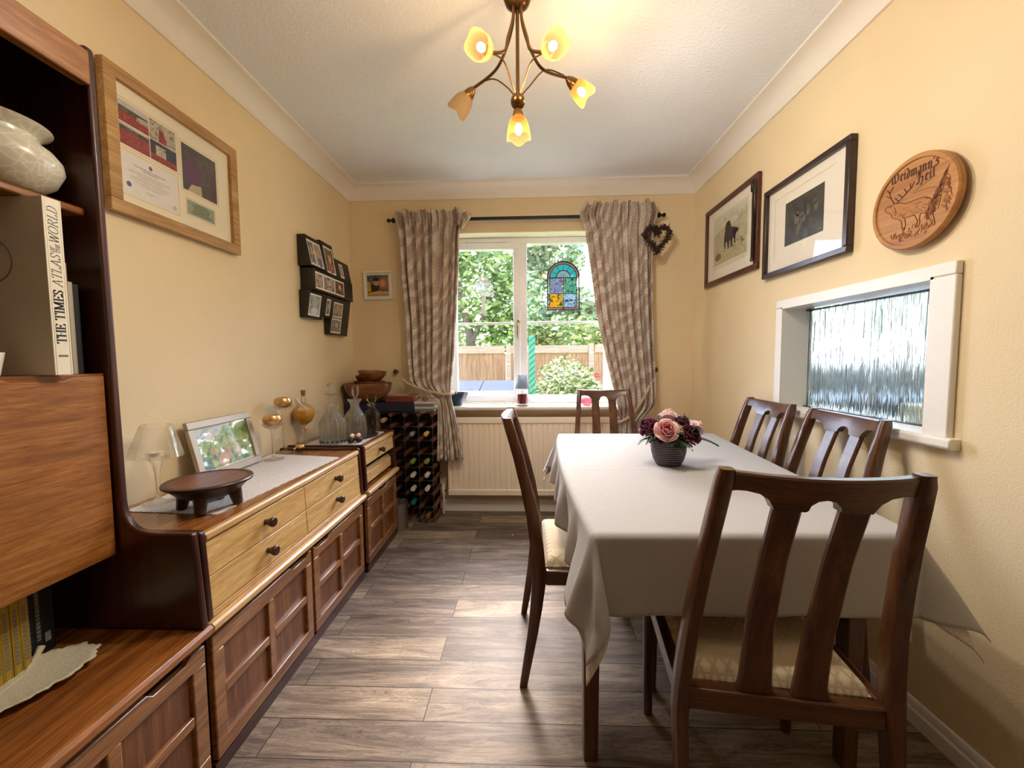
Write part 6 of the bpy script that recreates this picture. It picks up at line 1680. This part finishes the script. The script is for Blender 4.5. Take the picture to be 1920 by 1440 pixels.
# ---- black multi-photo frame on the left wall
def collage():
    t = thing('photo_collage_frame', 'black multi aperture photo frame stepping along the left wall near the corner', 'photo collage', (XL, 2.58, 1.34))
    xw = XL+.002
    greys = [blotch('print_mono_a', [(60, 54, 50), (130, 116, 104), (190, 176, 160), (100, 88, 80)], 40), blotch('print_mono_b', [(40, 40, 42), (96, 94, 92), (160, 156, 150), (70, 66, 66)], 46)]
    red = plain('print_rose', (176, 110, 92), .5); blue = plain('print_denim', (96, 118, 160), .5); green = blotch('print_olive', [(70, 72, 56), (110, 106, 82), (150, 138, 112)], 30)
    def unit(y0, y1, z0, z1, xb, xt, photos, top=.010, bot=.008):
        """box y0..y1, z0..z1; its face leans from xb at the bottom to xt at the top"""
        fr_ = MB().prism([(xw, z0), (xb, z0), (xt, z1), (xw, z1)], 'y', y0, y1).build('box', M_BLACK, t, bevel=.003)
        def X(z): return lerp(xb, xt, (z-z0)/(z1-z0))
        for (a, b, c, d, mt, face, bodymat) in photos:
            e = .0006
            def pt(y, z, k=1): return (X(z)+e*k, y, z)
            m = MB().add([pt(a, c), pt(b, c), pt(b, d), pt(a, d)], [(0, 1, 2, 3)]); m.build('photo_border', PWHITE, t, smooth=0, fixn=False)
            w = .010; m = MB().add([pt(a+.004, c+w, 2), pt(b-w, c+w, 2), pt(b-w, d-w, 2), pt(a+.004, d-w, 2)], [(0, 1, 2, 3)]); ph = m.build('photo', mt, t, smooth=0, fixn=False)
            ym = (a+b)/2; zm = lerp(c, d, .55); m = MB(); ry = (b-a)*.17; rz = (d-c)*.17
            n = 16; m.poly([pt(ym+ry*math.cos(2*PI*i/n), zm+rz*math.sin(2*PI*i/n), 4) for i in range(n)]); m.build('face', face, t, smooth=0, fixn=False)
            if bodymat: MB().poly([pt(ym+ry*1.5*math.cos(2*PI*i/n), zm-rz*2.0+rz*1.2*math.sin(2*PI*i/n), 3) for i in range(n)]).build('clothes', bodymat, t, smooth=0, fixn=False)
    G0, G1 = greys; MONO = plain('print_mono_face', (190, 178, 164), .5)
    unit(2.312, 2.482, 1.722, 1.902, -1.238, -1.272, [(2.318, 2.388, 1.732, 1.878, G1, SKIN, None), (2.390, 2.470, 1.732, 1.878, G0, SKIN, blue)])
    unit(2.484, 2.636, 1.716, 1.918, -1.238, -1.270, [(2.506, 2.622, 1.724, 1.890, green, SKIN, red)])
    unit(2.638, 2.850, 1.716, 1.846, -1.238, -1.262, [(2.690, 2.745, 1.726, 1.820, G0, MONO, None)])
    unit(2.332, 2.860, 1.586, 1.715, -1.236, -1.238, [(2.350, 2.446, 1.598, 1.698, G0, SKIN, None), (2.448, 2.590, 1.598, 1.698, G0, MONO, None), (2.592, 2.722, 1.598, 1.698, blotch('print_warm', [(70, 48, 40), (130, 96, 80), (60, 44, 40)], 24), SKIN, None)])
    unit(2.312, 2.490, 1.424, 1.584, -1.278, -1.252, [(2.322, 2.452, 1.438, 1.566, blotch('print_silver', [(120, 126, 128), (180, 186, 188), (70, 76, 78)], 26), MONO, plain('print_pale', (206, 206, 204), .5))])
    unit(2.492, 2.588, 1.446, 1.584, -1.274, -1.252, [(2.520, 2.572, 1.458, 1.562, G1, MONO, None)])
    unit(2.590, 2.856, 1.342, 1.584, -1.286, -1.252, [(2.612, 2.744, 1.456, 1.556, G0, SKIN, None), (2.606, 2.742, 1.354, 1.450, G1, MONO, None)])
collage()

# ------------------------------------------------------------------ ceiling lamp
def ceiling_lamp():
    ax = Vector((-.022, 1.430, 0)); t = thing('ceiling_lamp', 'antique brass five arm ceiling lamp with frosted tulip shades', 'ceiling lamp', (ax.x, ax.y, 2.0))
    br = plain('antique_brass', (104, 76, 44), .28, .9, vary=.1)
    MB().lathe([(.001, -.098), (.020, -.096), (.040, -.082), (.050, -.055), (.058, -.02), (.060, 0), (.001, 0)], (ax.x, ax.y, ZC), 36).build('canopy', br, t)
    MB().tube([(ax.x, ax.y, 2.36), (ax.x, ax.y, 2.06)], .0062, 12).build('stem', br, t)
    MB().ell((ax.x, ax.y, 2.052), (.025, .025, .026), 24, 12).build('ball', br, t)
    shade = tinted('lit_frosted_shade', (255, 222, 176), .01); clear = tinted('unlit_frosted_shade', (206, 184, 152), .5)  # amber tint of the lit copy puts bulb glow into the glass colour
    st_ = shade.node_tree; mix = [n for n in st_.nodes if n.type == 'MIX_SHADER'][-1]
    lw = N(st_, 'LayerWeight'); lw.inputs[0].default_value = .5; pw = N(st_, 'Math', operation='POWER'); L(st_, lw.outputs['Facing'], pw.inputs[0]); pw.inputs[1].default_value = 3
    ma = N(st_, 'Math', operation='MULTIPLY_ADD'); L(st_, pw.outputs[0], ma.inputs[0]); ma.inputs[1].default_value = .10; ma.inputs[2].default_value = .05; L(st_, ma.outputs[0], mix.inputs[0])
    for n in st_.nodes:
        if n.type in ('BSDF_TRANSLUCENT', 'BSDF_DIFFUSE'): n.inputs[0].default_value = lin((240, 170, 84))
    def head(cup, mouth, lit, scale=1.0):
        cup, mouth = Vector(cup), Vector(mouth); d = (mouth-cup).normalized(); M = Matrix.Translation(cup) @ d.to_track_quat('Z', 'Y').to_matrix().to_4x4()
        MB().lathe([(.001, -.012), (.008, -.010), (.016, .004), (.021, .022), (.0215, .026), (.001, .024)], n=24, M=M).build('cup', br, t)
        n = 40; vs = []; fs = []; K = 12
        for i in range(K+1):
            q = i/K
            for j in range(n):
                a = 2*PI*j/n; r = interp([(0, .020), (.2, .029), (.5, .0345), (.8, .037), (1, .038)], q)
                z = .022+q*(.072+.005*math.cos(4*a)); r *= 1.06*(1+.03*q*math.cos(4*a))
                vs.append((r*math.cos(a), r*math.sin(a), z))
        for i in range(K):
            for j in range(n): fs.append((i*n+j, i*n+(j+1) % n, (i+1)*n+(j+1) % n, (i+1)*n+j))
        MB().add(vs, fs, M=M).build('shade', shade if lit else clear, t, smooth=180, fixn=False)
        bp = M @ Vector((0, 0, .060))
        if lit:
            MB().ell((0, 0, .062), (.013, .013, .019), 14, 8, M=M).build('bulb', BULB, t)
            l = bpy.data.lights.new('bulb_light', 'POINT'); l.energy = 1.9; l.color = (1.0, .93, .82); l.shadow_soft_size = .018
            o = bpy.data.objects.new('bulb_light', l); COL.objects.link(o); o.location = (M @ Vector((0, 0, .090)))-t.location; o.parent = t
            l = bpy.data.lights.new('shade_light', 'SPOT'); l.energy = LAMP_W; l.color = (1.0, .94, .85); l.shadow_soft_size = .02; l.spot_size = R(172); l.spot_blend = .7
            o = bpy.data.objects.new('shade_light', l); COL.objects.link(o); o.parent = t
            o.location = (M @ Vector((0, 0, .080)))-t.location; o.rotation_euler = (-d).to_track_quat('Z', 'Y').to_euler()
        else: MB().ell((0, 0, .058), (.013, .013, .019), 14, 8, M=M).build('bulb', M_GLASS, t)
    heads = [((-.112, 1.350, 2.158), (-.146, 1.262, 2.118), True), ((.070, 1.350, 2.154), (.100, 1.262, 2.114), True), ((-.193, 1.540, 2.164), (-.262, 1.566, 2.100), False), ((.164, 1.540, 2.190), (.236, 1.566, 2.142), True)]
    for c, m_, lit in heads:
        head(c, m_, lit)
        c = Vector(c); o2 = Vector((c.x-ax.x, c.y-ax.y, 0)); u = o2.normalized(); R_ = o2.length; d = (Vector(m_)-c).normalized()
        b = c-d*.010
        P = [Vector((ax.x, ax.y, 2.362))+u*.016, Vector((ax.x, ax.y, 2.31))+u*.020, Vector((ax.x, ax.y, 2.24))+u*(.03+R_*.10), Vector((ax.x, ax.y, 2.19))+u*R_*.48, b]
        MB().tube(catmull(P, 8), .0052, 10).build('arm', br, t)
        P = [Vector((ax.x, ax.y, 2.072))+u*.012, Vector((ax.x, ax.y, 2.115))+u*(.020+R_*.12), Vector((ax.x, ax.y, max(b.z-.004, 2.15)))+u*R_*.52, b-d*.012+u*.0]
        MB().tube(catmull(P, 8), .0024, 8).build('tendril', br, t)
    head((ax.x, ax.y, 2.022), (ax.x+.002, ax.y, 1.93), True)
BULB = emit('lit_bulb', (255, 214, 150), 14)
LAMP_W = 7.8
ceiling_lamp()
